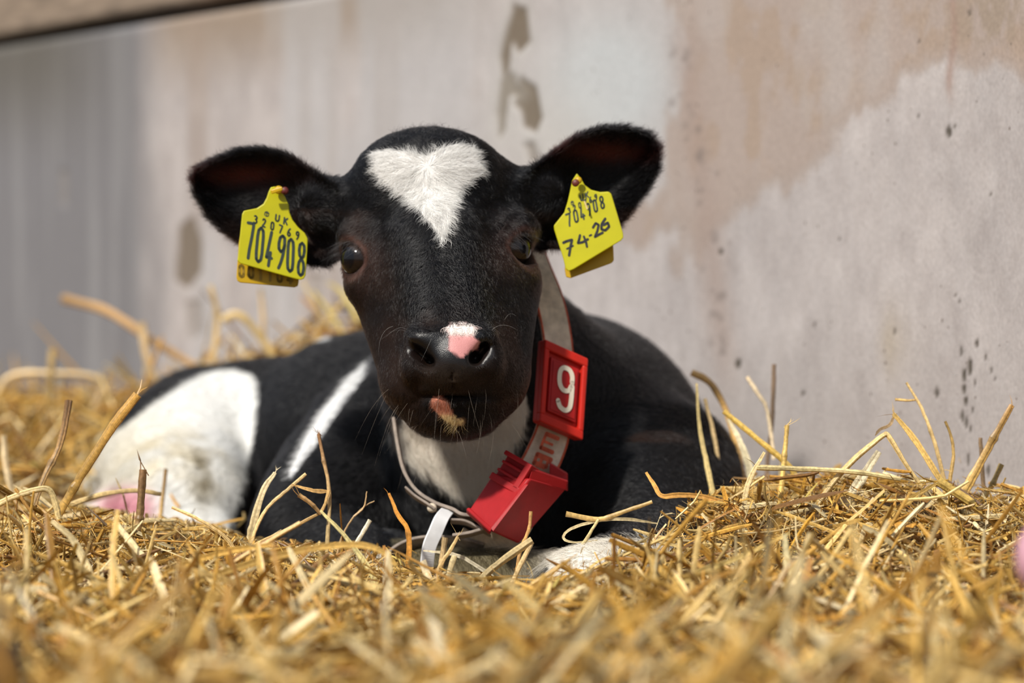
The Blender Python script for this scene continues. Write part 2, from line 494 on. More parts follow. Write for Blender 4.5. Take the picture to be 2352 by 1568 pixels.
# brows
ell(hd(838, 548, 92), np.array([62, 66, 55]) * U1, .016)
ell(hd(1178, 530, 92), np.array([60, 66, 52]) * U1, .016)
ell(hd(838, 650, 85), np.array([45, 60, 45]) * U1, .016)
ell(hd(1195, 640, 95), np.array([42, 60, 45]) * U1, .016)
# nose wings and pads
ell(hd(972, 776, -178), np.array([42, 38, 28]) * U1, .010)
ell(hd(1102, 776, -174), np.array([36, 38, 28]) * U1, .010)
ell(hd(944, 842, -162), np.array([22, 38, 36]) * U1, .009)
ell(hd(1132, 834, -160), np.array([20, 38, 36]) * U1, .009)
ell(hd(1042, 850, -188), np.array([50, 36, 40]) * U1, .012)
# nostrils: slanting commas
def rotz2(a):
    c_, s_ = math.cos(a), math.sin(a)
    return np.array([[c_, 0, s_], [0, 1, 0], [-s_, 0, c_]])
ell(hd(966, 816, -215), np.array([30, 46, 12]) * U1, .007, 's', rotz2(-.75))
ell(hd(984, 832, -215), np.array([13, 60, 12]) * U1, .004, 's')
ell(hd(1104, 808, -212), np.array([26, 46, 11]) * U1, .007, 's', rotz2(.85))
ell(hd(1092, 824, -212), np.array([12, 60, 11]) * U1, .004, 's')
cone(hd(940, 800, -200), hd(936, 775, -180), 7 * U1, 3 * U1, .005, 's')
# philtrum
cone(hd(1040, 850, -232), hd(1040, 893, -205), 2 * U1, 3 * U1, .003, 's')
# mouth line
ell(hd(1048, 908, -165), np.array([62, 70, 2.5]) * U1, .005, 's')
cone(hd(985, 913, -175), hd(945, 926, -140), 2.5 * U1, 2 * U1, .005, 's')
cone(hd(1110, 908, -175), hd(1150, 916, -140), 2.5 * U1, 2 * U1, .005, 's')
# eyes
EL = hd(830, 595, 66); AL = basis((-.76, -.64, .04)); ER = hd(1172, 572, 68); AR = basis((.86, -.50, .02))
EYE_R = 48 * U1
def on_eye(E_, A_, th, ph, r=1.0):
    th, ph = math.radians(th), math.radians(ph)
    return E_ + EYE_R * r * (A_[0] * math.sin(th) * math.cos(ph) + A_[1] * math.sin(th) * math.sin(ph) + A_[2] * math.cos(th))
for E_, A_ in ((EL, AL), (ER, AR)):
    ell(E_ + A_[2] * EYE_R * .8, np.array([42, 38, 36]) * U1, .003, 's', A_)
    upl = [(74, -4), (66, 25), (56, 52), (52, 90), (56, 128), (66, 155), (74, 184)]
    lol = [(74, -4), (66, -30), (58, -58), (55, -90), (58, -122), (66, -150), (74, 184)]
    for ch_, r_, rr in ((upl, 8.0, 1.04), (lol, 5.5, 1.02)):
        q_ = [on_eye(E_, A_, a_, b_, rr) for a_, b_ in ch_]
        for a_, b_ in zip(q_[:-1], q_[1:]):
            cone(a_, b_, r_ * U1, r_ * U1, .0022)
    q_ = [on_eye(E_, A_, a_ + 21, b_, 1.20) for a_, b_ in upl]
    for a_, b_ in zip(q_[:-1], q_[1:]):
        cone(a_, b_, 9 * U1, 9 * U1, .004)
    q_ = [on_eye(E_, A_, a_ + 30, b_, 1.36) for a_, b_ in upl[1:-1]]
    for a_, b_ in zip(q_[:-1], q_[1:]):
        cone(a_, b_, 3 * U1, 3 * U1, .003, 's')
# --- ears
EARL = [(800, 455), (765, 428), (715, 388), (660, 352), (600, 338), (550, 341), (495, 362), (448, 385), (439, 410), (447, 445), (475, 495), (515, 535), (548, 558),
        (610, 590), (680, 605), (750, 612), (800, 590)]
EARR = [(1180, 440), (1205, 402), (1255, 360), (1320, 312), (1380, 290), (1440, 290), (1492, 304), (1518, 340), (1513, 390), (1485, 440), (1440, 500), (1400, 545),
        (1340, 565), (1290, 572), (1235, 575), (1190, 540)]
ear(EARL, 2.070, -.00010, 650, 460, .00003, .034, .0045)
ear(EARR, 2.072, .00010, 1340, 430, .00003, .034, .0045)
cone(hd(830, 480, 190), hd(745, 475, 190), 78 * U1, 62 * U1, .016)
cone(hd(1160, 455, 190), hd(1235, 455, 195), 78 * U1, 62 * U1, .016)

def body_sdf(P):
    P = P.reshape(-1, 3)
    D = np.full(len(P), .5)
    for op, k, fn, lo, hi in prims:
        m = ((P > lo) & (P < hi)).all(-1)
        if not m.any(): continue
        i = np.nonzero(m)[0]
        d = fn(P[i])
        D[i] = smin(D[i], d, k) if op == 'u' else smax(D[i], -d, k)
    return D

def body_sdf_chunk(P, n=600000):
    return np.concatenate([body_sdf(P[i:i + n]) for i in range(0, len(P), n)]) if len(P) else np.zeros(0)

def surface_nets(D, lo, h):
    S = D < 0
    c = np.zeros(np.array(D.shape) - 1, np.uint8)
    for a in (0, 1):
        for b in (0, 1):
            for d in (0, 1):
                c += S[a:S.shape[0] - 1 + a, b:S.shape[1] - 1 + b, d:S.shape[2] - 1 + d]
    cells = np.argwhere((c > 0) & (c < 8))
    idx = np.full(c.shape, -1, np.int32)
    idx[tuple(cells.T)] = np.arange(len(cells))
    acc = np.zeros((len(cells), 3)); cnt = np.zeros(len(cells))
    for ax in range(3):
        o1, o2 = [i for i in range(3) if i != ax]
        for a in (0, 1):
            for b in (0, 1):
                p = cells.copy(); p[:, o1] += a; p[:, o2] += b
                q = p.copy(); q[:, ax] += 1
                d0, d1 = D[tuple(p.T)], D[tuple(q.T)]
                m = (d0 < 0) != (d1 < 0)
                t = d0 / np.where(m, d0 - d1, 1)
                pos = p.astype(float); pos[:, ax] += t
                acc[m] += pos[m]; cnt[m] += 1
    V = acc / cnt[:, None] * h + lo
    Fs = []
    for ax in range(3):
        o1, o2 = (ax + 1) % 3, (ax + 2) % 3
        sl0 = [slice(None)] * 3; sl1 = [slice(None)] * 3
        sl0[ax] = slice(0, -1); sl1[ax] = slice(1, None)
        s0, s1 = S[tuple(sl0)], S[tuple(sl1)]
        e_ = np.argwhere(s0 != s1)
        ok = (e_[:, o1] > 0) & (e_[:, o2] > 0) & (e_[:, o1] < D.shape[o1] - 1) & (e_[:, o2] < D.shape[o2] - 1)
        e_ = e_[ok]
        ins = s0[tuple(e_.T)]
        def ci(a, b):
            p = e_.copy(); p[:, o1] -= a; p[:, o2] -= b
            return idx[tuple(p.T)]
        q = np.stack([ci(1, 1), ci(0, 1), ci(0, 0), ci(1, 0)], -1)
        q[~ins] = q[~ins][:, ::-1]
        Fs.append(q)
    return V, np.concatenate(Fs)

H_ = .0025
LO = np.array([-.47, 1.80, -.15]); HI = np.array([.32, 2.93, .41])
n_ = np.ceil((HI - LO) / H_ / 4).astype(int) * 4
cg = [LO[i] + np.arange(n_[i] // 4 + 1) * H_ * 4 for i in range(3)]
CG = np.stack(np.meshgrid(*cg, indexing='ij'), -1)
DC = body_sdf_chunk(CG.reshape(-1, 3)).reshape(CG.shape[:3])
band = np.abs(DC) < H_ * 4 * 1.9
bb = np.zeros(n_ // 4, bool)
for a in (0, 1):
    for b in (0, 1):
        for d in (0, 1):
            bb |= band[a:band.shape[0] - 1 + a, b:band.shape[1] - 1 + b, d:band.shape[2] - 1 + d]
blk = np.argwhere(bb)
D = np.full(n_ + 1, .1, np.float32)
sgn = DC[:-1, :-1, :-1]
D[:-1, :-1, :-1] = np.repeat(np.repeat(np.repeat(sgn, 4, 0), 4, 1), 4, 2)
loc = np.stack(np.meshgrid(*[np.arange(5)] * 3, indexing='ij'), -1).reshape(-1, 3)
msk = np.zeros(n_ + 1, bool)
for l in loc:
    msk[tuple((blk * 4 + l).T)] = True
pts = np.argwhere(msk)
D[tuple(pts.T)] = body_sdf_chunk(LO + pts * H_)
BV, BF = surface_nets(D, LO, H_)
del D, msk

def mesh_normals(V, Fq):
    n = np.cross(V[Fq[:, 2]] - V[Fq[:, 0]], V[Fq[:, 3]] - V[Fq[:, 1]])
    N = np.zeros_like(V)
    for i in range(4):
        for c in range(3):
            N[:, c] += np.bincount(Fq[:, i], n[:, c], minlength=len(V))
    return N / (np.linalg.norm(N, axis=1, keepdims=True) + 1e-12)
BN = mesh_normals(BV, BF)

BLAZE = [(848, 348), (872, 336), (905, 334), (940, 342), (975, 348), (1000, 338), (1035, 324), (1075, 327), (1103, 340), (1107, 362), (1116, 385), (1113, 405), (1085, 420), (1058, 448),
         (1048, 480), (1044, 510), (1032, 545), (1018, 568), (1003, 552), (985, 520), (950, 482), (905, 445), (862, 412), (850, 390), (855, 370)]
NOSEP = [(1026, 752), (1040, 742), (1062, 738), (1080, 744), (1094, 752), (1086, 772), (1101, 785), (1098, 803), (1080, 806), (1058, 824), (1044, 812), (1028, 802), (1034, 785)]
LIPP = [(990, 915), (1012, 906), (1030, 922), (1037, 945), (1050, 962), (1068, 964), (1062, 976), (1042, 978), (1022, 966), (1004, 948), (988, 932)]
THROAT = [(893, 940), (930, 965), (975, 990), (1050, 1000), (1110, 985), (1145, 940), (1205, 895), (1212, 950), (1198, 1005), (1160, 1045), (1130, 1085), (1105, 1150), (1080, 1140),
          (1030, 1115), (985, 1085), (945, 1050), (915, 1020), (900, 980)]
STRIPE = [(852, 820), (830, 842), (790, 880), (745, 940), (700, 1010), (664, 1085), (668, 1100), (690, 1070), (735, 1010), (775, 950), (815, 895), (850, 850)]
THIGH = [(592, 880), (578, 860), (540, 848), (490, 852), (430, 878), (350, 930), (285, 980), (120, 1080), (120, 1330), (480, 1330), (525, 1210), (562, 1090), (585, 990), (592, 930)]
TOPW = [(640, 806), (690, 778), (720, 768), (765, 770), (755, 782), (700, 784), (660, 798)]

def coat(P, N):
    x, y = proj(P)
    Y = P[:, 1]
    nx = (fbm(P[:, 0] * 260, P[:, 1] * 260, P[:, 2] * 260, n=2) - .5) * 12
    c = np.tile(np.array([.0050, .0048, .0055]), (len(P), 1))
    gloss = np.full(len(P), .75)
    front = N[:, 1] < .25
    head = (Y < 2.16) & (y < 1015)
    def mx(col, m):
        nonlocal c
        m = np.clip(m, 0, 1)[:, None]
        c = c * (1 - m) + np.array(col) * m
    # brown tinge on cheeks, lids and lips
    mx([.020, .0095, .006], head * .75 * (sst(.35, .7, fbm(P[:, 0] * 22, P[:, 1] * 22, P[:, 2] * 22, n=3))) * (y > 480))
    for ex, ey in ((835, 600), (1170, 580)):
        mx([.030, .014, .010], head * np.exp(-((x - ex) / 55) ** 2 - ((y - ey) / 62) ** 2) * .7)
    mx([.026, .016, .009], head * np.exp(-((x - 1040) / 80) ** 2 - ((y - 875) / 35) ** 2) * .8)
    for E_, A_ in ((EL, AL), (ER, AR)):        # bare reddish rims of the lids
        q = (P - E_) @ A_.T
        rr = np.hypot(q[:, 0], q[:, 1]) / EYE_R
        mx([.085, .042, .032], head * (q[:, 2] > 0) * np.exp(-((rr - 1.02) / .15) ** 2) * .85)
    # inner ears
    for poly, red in ((EARL, (560, 402)), (EARR, (1385, 350))):
        d = poly_sd(x, y, poly)
        ins = head & (N[:, 1] < .1) & (d < 0) & (Y > 2.04)
        mx([.16, .035, .022], ins * np.exp(-((x - red[0]) / 85) ** 2 - ((y - red[1]) / 22) ** 2) * .75)
    nose = head & (poly_sd(x, y, [(935, 770), (960, 755), (1000, 765), (1040, 765), (1100, 760), (1130, 780), (1138, 815), (1110, 842), (1070, 846), (1010, 846), (985, 842), (940, 820), (932, 800)]) < 0)
    nose &= (Y < 2.0)
    gloss[nose] = .27
    w = np.zeros(len(P))
    def white(poly, m, soft, jit, shrink=0):
        nonlocal w
        d = poly_sd(x, y, poly) + nx * jit + shrink
        w = np.maximum(w, m * (1 - sst(-soft, soft, d)))
    white(BLAZE, head & front, 2.0, .7, 9)
    mx([.70, .685, .66], w); w0 = w.copy()
    w[:] = 0; white(NOSEP, head & front, 1.5, .25)
    mx([.62, .27, .26], w); mx([.74, .66, .62], w * (1 - sst(760, 776, y))); w0 = np.maximum(w0, w * (y < 770))
    gloss = np.where(w > .5, .38, gloss)
    w[:] = 0; white(LIPP, head & front, 1.5, .25)
    mx([.50, .19, .12], w); mx([.62, .46, .22], w * sst(945, 960, y))
    w[:] = 0; white(THROAT, (Y > 2.0) & (Y < 2.35), 3, .8)
    mx([.72, .66, .58], w); w0 = np.maximum(w0, w)
    w[:] = 0; white(STRIPE, (Y > 2.05), 1.5, .3); white(TOPW, (Y > 2.2), 3, .3)
    mx([.74, .74, .74], w); w0 = np.maximum(w0, w)
    w[:] = 0; white(THIGH, (Y > 2.2), 4, .6)
    n2 = fbm(P[:, 0] * 30, P[:, 1] * 30, P[:, 2] * 30 + 7, n=3)
    mx([.74, .735, .71], w)
    mx([.66, .57, .38], w * np.exp(-((x - 380) / 130) ** 2 - ((y - 1060) / 75) ** 2) * sst(.3, .65, n2) * .9)
    mx([.70, .66, .55], w * (1 - sst(250, 420, x)) * .5)
    mx([.22, .18, .11], w * np.exp(-((x - 470) / 28) ** 2 - ((y - 1090) / 70) ** 2) * sst(.35, .6, n2))
    mx([.72, .36, .42], w * np.exp(-(((x - 292) / 68) ** 2 + ((y - 1165) / 50) ** 2) ** 2))
    w0 = np.maximum(w0, w)
    leg = ((Y < 2.13) & (y > 1235) & (P[:, 0] > .0)) | ((Y < 2.3) & (y > 1268) & (x < 890) & (x > 660))
    mx([.72, .68, .60], leg * 1.0)
    dk = ((Y < 2.16) & (y > 1235)) * (1 - sst(1225, 1285, x)) * (x > 900)
    mx([.13, .11, .065], dk * .9)  # head's shadow on the far shank, painted into the coat
    w0 = np.maximum(w0, leg)
    return c, gloss, w0, nose

BC, BG, BW, BNOSE = coat(BV, BN)
M_COAT = mat('calf_skin', rough=.5, spec=.15, attr=True, bump=(1400, .35, .0006))
_t = M_COAT.node_tree
_a = [n for n in _t.nodes if n.type == 'ATTRIBUTE'][0]
_t.links.new(_a.outputs['Alpha'], _t.nodes['Principled BSDF'].inputs['Roughness'])
_m = _t.nodes.new('ShaderNodeMapRange'); _m.inputs[1].default_value = .2; _m.inputs[2].default_value = .6; _m.inputs[3].default_value = .5; _m.inputs[4].default_value = .13
_t.links.new(_a.outputs['Alpha'], _m.inputs[0]); _t.links.new(_m.outputs[0], _t.nodes['Principled BSDF'].inputs['Specular IOR Level'])
calf = mesh_obj('calf', BV, BF, M_COAT, colors=np.concatenate([BC, BG[:, None]], 1))
tag(calf, 'black and white calf lying in straw with a heart-shaped white blaze', 'calf')

# --- eyes
def uvsphere(c, r, A, name, m, parent, n=48, squash=1.0, cap=None, bulge=0):
    V, Fq = [], []
    rings = n // 2
    top = math.pi if cap is None else cap
    for i in range(rings + 1):
        th = top * i / rings
        for j in range(n):
            ph = 2 * math.pi * j / n
            rr = r * (1 + bulge * max(0, math.cos(th)) ** 8)
            q = np.array([math.sin(th) * math.cos(ph), math.sin(th) * math.sin(ph), math.cos(th) * squash]) * rr
            V.append(c + q @ A)
    for i in range(rings):
        for j in range(n):
            Fq.append([i * n + j, (i + 1) * n + j, (i + 1) * n + (j + 1) % n, i * n + (j + 1) % n])
    return mesh_obj(name, np.array(V), np.array(Fq), m, parent)
M_EYE = mat('dark_eye', (.010, .008, .007), rough=.04, spec=.8, coat=1.0)
_t = M_EYE.node_tree
def eye_mat(c, a):
    m = bpy.data.materials.new('calf_eye'); m.use_nodes = True
    t = m.node_tree; p = t.nodes['Principled BSDF']
    p.inputs['Roughness'].default_value = .05; p.inputs['Coat Weight'].default_value = 0.0
    tcn = t.nodes.new('ShaderNodeTexCoord')
    s = t.nodes.new('ShaderNodeVectorMath'); s.operation = 'DISTANCE'
    s.inputs[1].default_value = tuple(c + a * EYE_R)
    t.links.new(tcn.outputs['Object'], s.inputs[0])
    r = t.nodes.new('ShaderNodeValToRGB')
    mr_ = t.nodes.new('ShaderNodeMapRange'); mr_.inputs[2].default_value = EYE_R * 1.2
    t.links.new(s.outputs['Value'], mr_.inputs[0]); t.links.new(mr_.outputs[0], r.inputs[0])
    cr = r.color_ramp
    cr.elements[0].position = .0; cr.elements[0].color = (.003, .003, .004, 1)
    cr.elements[1].position = 1; cr.elements[1].color = (.04, .022, .016, 1)
    for pos, col in ((.45, (.002, .002, .004, 1)), (.52, (.012, .007, .005, 1)), (.78, (.010, .006, .005, 1)), (.86, (.014, .008, .006, 1)), (.95, (.03, .018, .012, 1))):
        e_ = cr.elements.new(pos); e_.color = col
    t.links.new(r.outputs[0], p.inputs['Base Color'])
    return m
for E_, A_ in ((EL, AL), (ER, AR)):
    uvsphere(E_, EYE_R, A_, 'eye', eye_mat(E_, A_[2]), calf, bulge=.06)

# --- hair
def sample_surface(V, N, Fq, dens):
    tri = np.concatenate([Fq[:, [0, 1, 2]], Fq[:, [0, 2, 3]]])
    ar = .5 * np.linalg.norm(np.cross(V[tri[:, 1]] - V[tri[:, 0]], V[tri[:, 2]] - V[tri[:, 0]]), axis=1)
    ctr = V[tri].mean(1)
    nn = N[tri].mean(1)
    lam = ar * dens(ctr, nn)
    cnt = rng.poisson(lam)
    t = np.repeat(np.arange(len(tri)), cnt)
    u, v = rng.random(len(t)), rng.random(len(t))
    f = u + v > 1
    u[f], v[f] = 1 - u[f], 1 - v[f]
    P = V[tri[t, 0]] * (1 - u - v)[:, None] + V[tri[t, 1]] * u[:, None] + V[tri[t, 2]] * v[:, None]
    Nn = N[tri[t, 0]] * (1 - u - v)[:, None] + N[tri[t, 1]] * u[:, None] + N[tri[t, 2]] * v[:, None]
    return P, Nn / (np.linalg.norm(Nn, axis=1, keepdims=True) + 1e-9)

def near_eye(P, s=1.0):
    m = np.zeros(len(P), bool)
    for E_, A_ in ((EL, AL), (ER, AR)):
        q = (P - E_) @ A_.T
        m |= (np.hypot(q[:, 0], q[:, 1]) < 40 * U1 * s) & (q[:, 2] > 0)
    return m

def dens(P, N):
    x, y = proj(P)
    d = np.full(len(P), 2.6e5)
    d[(P[:, 1] < 2.13) & (y < 1030)] = 1.5e6
    d[(y > 920) & (y < 1180) & (P[:, 1] < 2.3) & (x > 880) & (x < 1230)] = 7e5
    d[P[:, 1] > 2.45] = 1.0e5
    vd = CAM - P; vd /= np.linalg.norm(vd, axis=1, keepdims=True)
    fac = (vd * N).sum(1)
    d = d * np.where(fac < -.35, .12, 1)
    d = np.where((P[:, 1] < 2.13) & (y > 545) & (y < 760) & (np.abs(x - 1020 - (y - 600) * .08) < 110), d * .6, d)
    d[P[:, 2] < -.06] = 0
    d[near_eye(P)] = 0
    nose = (poly_sd(x, y, [(940, 778), (965, 762), (1010, 775), (1100, 768), (1125, 785), (1132, 815), (1110, 838), (1070, 842), (1010, 842), (985, 838), (945, 820)]) < 0) & (P[:, 1] < 2.0)
    d[nose] *= .0
    return d

def strands(name, P, N, T, L, lift, col, rad, curl, parent, label=None, npt=5, material=None):
    n = len(P)
    t = np.linspace(0, 1, npt)
    T = T - (T * N).sum(1, keepdims=True) * N
    T /= np.linalg.norm(T, axis=1, keepdims=True) + 1e-9
    B = np.cross(N, T)
    pos = np.zeros((n, npt, 3))
    ph = rng.random(n) * 6.28
    for i, ti in enumerate(t):
        out = lift * (ti - .45 * ti * ti)
        side = curl * np.sin(ph + ti * 4.0) * ti
        pos[:, i] = P - N * .0004 + (T * (ti * np.sqrt(np.clip(1 - lift[:, None] ** 2 * .3, .1, 1))) + N * out[:, None] + B * side[:, None]) * L[:, None]
    hc = bpy.data.hair_curves.new(name)
    hc.add_curves([npt] * n)
    hc.attributes['position'].data.foreach_set('vector', pos.astype(np.float32).ravel())
    ra = hc.attributes.new('radius', 'FLOAT', 'POINT')
    taper = np.array([1, .95, .8, .55, .12]) if npt == 5 else np.linspace(1, .1, npt)
    ra.data.foreach_set('value', (rad[:, None] * taper[None]).astype(np.float32).ravel())
    ca = hc.attributes.new('tint', 'FLOAT_COLOR', 'CURVE')
    cc = np.ones((n, 4), np.float32); cc[:, :3] = col
    ca.data.foreach_set('color', cc.ravel())
    hc.materials.append(material)
    o = bpy.data.objects.new(name, hc)
    C.objects.link(o)
    o.parent = parent
    return o

def hair_mat():
    m = bpy.data.materials.new('coat_hair'); m.use_nodes = True
    t = m.node_tree
    p = t.nodes['Principled BSDF']
    p.inputs['Roughness'].default_value = .45
    p.inputs['Specular IOR Level'].default_value = .35
    a = t.nodes.new('ShaderNodeAttribute'); a.attribute_name = 'tint'
    t.links.new(a.outputs['Color'], p.inputs['Base Color'])
    tr = t.nodes.new('ShaderNodeBsdfTranslucent'); t.links.new(a.outputs['Color'], tr.inputs[0])
    pm = t.nodes.new('ShaderNodeMixShader'); pm.inputs[0].default_value = .18
    t.links.new(p.outputs[0], pm.inputs[1]); t.links.new(tr.outputs[0], pm.inputs[2])
    h = t.nodes.new('ShaderNodeBsdfHairPrincipled')
    h.model = 'CHIANG'
    h.parametrization = 'COLOR'
    h.inputs['IOR'].default_value = 1.42
    h.inputs['Roughness'].default_value = .20
    h.inputs['Radial Roughness'].default_value = .35
    t.links.new(a.outputs['Color'], h.inputs['Color'])
    bwn = t.nodes.new('ShaderNodeRGBToBW'); t.links.new(a.outputs['Color'], bwn.inputs[0])
    mr_ = t.nodes.new('ShaderNodeMapRange'); mr_.inputs[1].default_value = .08; mr_.inputs[2].default_value = .3
    t.links.new(bwn.outputs[0], mr_.inputs[0])
    mm = t.nodes.new('ShaderNodeMixShader'); t.links.new(mr_.outputs[0], mm.inputs[0])
    t.links.new(h.outputs[0], mm.inputs[1]); t.links.new(pm.outputs[0], mm.inputs[2])
    t.links.new(mm.outputs[0], t.nodes['Material Output'].inputs[0])
    return m
M_HAIR = hair_mat()
scene.cycles_curves.shape = 'RIBBONS'

if True:
    P, N = sample_surface(BV, BN, BF, dens)
    col, gl, wh, ns = coat(P, N)
    x, y = proj(P)
    head = (P[:, 1] < 2.16) & (y < 1015)
    n = len(P)
    # growth direction: away from the whorl on the forehead, down the neck, back along the trunk
    WH = hd(985, 385, 0)
    dx, dz = P[:, 0] - WH[0], P[:, 2] - WH[2]
    r = np.hypot(dx, dz) + 1e-4
    T = np.zeros((n, 3))
    ang = .5 * (fbm(P[:, 0] * 60, P[:, 1] * 60, P[:, 2] * 60, n=2) - .5) + .8 * (fbm(P[:, 0] * 210, P[:, 1] * 210, P[:, 2] * 210, n=2) - .5)
    hx = dx / r + 2.6 * ang * 1.2; hz = dz / r - .15 + 1.2 * (fbm(P[:, 0] * 60 + 31, P[:, 1] * 60, P[:, 2] * 60, n=2) - .5) + 1.8 * (fbm(P[:, 0] * 210 + 31, P[:, 1] * 210, P[:, 2] * 210, n=2) - .5)
    T[:, 0] = hx; T[:, 2] = hz; T[:, 1] = .2
    # the bridge and cheeks: hair sweeps down and outwards
    cheek = sst(480, 620, y) * head
    T[:, 0] = T[:, 0] * (1 - cheek * .35) + cheek * np.sign(x - 1020 - (y - 560) * .09) * .35
    T[:, 2] = T[:, 2] * (1 - cheek * .3) - cheek * .35
    # ears: outward along the ear
    le = head & (poly_sd(x, y, EARL) < 12) & (x < 770); re_ = head & (poly_sd(x, y, EARR) < 12) & (x > 1215)
    for m_, s_, cx_, cy_ in ((le, -1, 690, 480), (re_, 1, 1290, 450)):
        vx, vz = (x - cx_), -(y - cy_)
        rr = np.hypot(vx, vz) + 1
        T[m_, 0] = (vx / rr)[m_] + .25 * s_; T[m_, 2] = (vz / rr)[m_]; T[m_, 1] = -.1
    body = ~head
    T[body] = np.stack([-.6 + .9 * ang, .45 + 0 * ang, -.75 + .8 * (fbm(P[:, 0] * 30, P[:, 1] * 30, P[:, 2] * 30 + 3, n=2) - .5)], 1)[body]
    thr = body & (P[:, 1] < 2.32) & (x > 870) & (x < 1260) & (y > 900)
    T[thr] = np.stack([.25 + .5 * ang, -.15 + 0 * ang, -1 + 0 * ang], 1)[thr]
    wob = np.where(head, .16, .14)[:, None]
    brg = (np.clip(1.4 - np.abs(x - 1020 - (y - 600) * .08) / 90, 0, 1) * head * (y > 520) * (y < 770))[:, None]
    wav = np.stack([np.sin(z_ * 900 + fbm(P[:, 0] * 70, P[:, 1] * 70, P[:, 2] * 70, n=2) * 14) for z_ in (P[:, 2],)], 1)
    T[:, 0:1] += brg * wav * .6
    T += rng.normal(0, 1, (n, 3)) * wob
    L = np.full(n, .0075)
    L[head] = .0070
    L = np.where(head & (wh > .5), .0095, L)
    br = sst(130, 60, np.abs(x - 1020 - (y - 600) * .08)) if False else np.clip(1.5 - np.abs(x - 1020 - (y - 600) * .08) / 90, 0, 1)
    L = np.where(head & (y > 540), .0048 + .0052 * br, L)
    L = np.where(head & (y > 715), .0035 + .003 * br * (y < 760), L)
    L = np.where(head & (y > 900) & (y < 1015), .0055, L)
    L = np.where(head & (y > 965), .011, L)
    edge = (le & (poly_sd(x, y, EARL) > -14)) | (re_ & (poly_sd(x, y, EARR) > -14))
    L = np.where(le | re_, .0080, L); L = np.where(edge, .0085, L)
    L = np.where(body, .010, L); L = np.where(thr, .019, L)
    L = np.where(head & (y > 838) & (y < 905) & (np.abs(x - 1042) < 90), .0030, L)
    L *= rng.uniform(.6, 1.25, n)
    lift = np.full(n, .34); lift[head & (wh > .5)] = .42; lift[thr] = .30; lift[edge] = .55; lift[head & (y > 540)] = .28
    lift *= rng.uniform(.5, 1.4, n)
    rad = np.full(n, .00008); rad[body] = .00013; rad[P[:, 1] > 2.4] = .00022; rad[le | re_] = .00009
    rad = np.where(head & (y > 540) & (y < 765), .00009 + .00009 * np.clip(br, 0, 1), rad)
    cv = col * rng.uniform(.75, 1.25, (n, 1))
    cv = np.where(wh[:, None] > .5, col * rng.uniform(.9, 1.12, (n, 1)), cv)
    cv = np.clip(cv, 0, .93)
    cv = np.where(wh[:, None] > .5, np.clip(cv * np.where((P[:, 1] > 2.32) | (y > 1235), 1.0, 1.25)[:, None], 0, .94), np.maximum(cv * .8, .0015))
    curl = np.full(n, .18); curl[head & (wh > .5)] = .16; curl = np.where(head & (y > 540) & (y < 765), .18 + .16 * br, curl)
    fur = strands('fur', P, N, T, L, lift, cv, rad, curl, calf, material=M_HAIR)
    tag(fur, kind='stuff')
    # long tuft hairs on the poll, lashes, whiskers
    def bunch(name, roots, dirs, Ls, col_, rad_, npt=7, droop=.3, material=M_HAIR):
        k = len(roots)
        t = np.linspace(0, 1, npt)[None, :, None]
        roots, dirs = np.array(roots), np.array(dirs)
        dirs = dirs / np.linalg.norm(dirs, axis=1, keepdims=True)
        side = rng.normal(0, 1, (k, 3)); side[:, 2] *= .5
        pos = roots[:, None] + (dirs[:, None] * t + np.array([0, 0, -1.0]) * t ** 2 * np.asarray(droop).reshape(-1, 1, 1) + side[:, None] * .22 * t ** 2) * np.array(Ls)[:, None, None]
        hc = bpy.data.hair_curves.new(name); hc.add_curves([npt] * k)
        hc.attributes['position'].data.foreach_set('vector', pos.astype(np.float32).ravel())
        ra = hc.attributes.new('radius', 'FLOAT', 'POINT')
        ra.data.foreach_set('value', (np.full((k, 1), rad_) * np.linspace(1, .15, npt)[None]).astype(np.float32).ravel())
        ca = hc.attributes.new('tint', 'FLOAT_COLOR', 'CURVE')
        cc = np.ones((k, 4), np.float32); cc[:, :3] = col_
        ca.data.foreach_set('color', cc.ravel())
        hc.materials.append(material)
        o = bpy.data.objects.new(name, hc); C.objects.link(o); o.parent = calf
        return tag(o, kind='stuff')
    for (E_, A_, s_, tcol) in ((EL, AL, -1, .10), (ER, AR, 1, .02)):
        R_, D_, L_ = [], [], []
        for i in range(85):
            a_ = rng.uniform(.15, .95) * math.pi
            p_ = on_eye(E_, A_, 54 + 14 * abs(math.cos(a_)), math.degrees(a_), 1.14)
            R_.append(p_)
            D_.append(A_[2] * .55 + np.array([s_ * .75, -.1, -.28]) + rng.normal(0, .12, 3)); L_.append(rng.uniform(.009, .018))
        bunch('eyelashes', R_, D_, L_, (tcol, tcol * .95, tcol * .95), .00010, droop=.3)
    # whiskers around the lips and chin
    SP, SN = sample_surface(BV, BN, BF, lambda P_2, N_2: np.where((proj(P_2)[1] > 890) & (proj(P_2)[1] < 1000) & (P_2[:, 1] < 1.99) & (P_2[:, 1] > 1.9) & (N_2[:, 1] < .1), 4.5e3, 0))
    if len(SP):
        bunch('whiskers', SP, SN * .7 + np.array([0, -.1, -.5]) + rng.normal(0, .3, SP.shape), rng.uniform(.012, .035, len(SP)), (.50, .42, .34), .00004, droop=.6)
    SP, SN = sample_surface(BV, BN, BF, lambda P_2, N_2: np.where((proj(P_2)[1] > 735) & (proj(P_2)[1] < 775) & (P_2[:, 1] < 1.97) & (N_2[:, 1] < .2), 4e3, 0))
    if len(SP):
        bunch('whiskers', SP, SN * .6 + np.array([0, 0, .4]) + rng.normal(0, .6, SP.shape), rng.uniform(.015, .03, len(SP)), (.6, .58, .55), .00006, droop=.6)
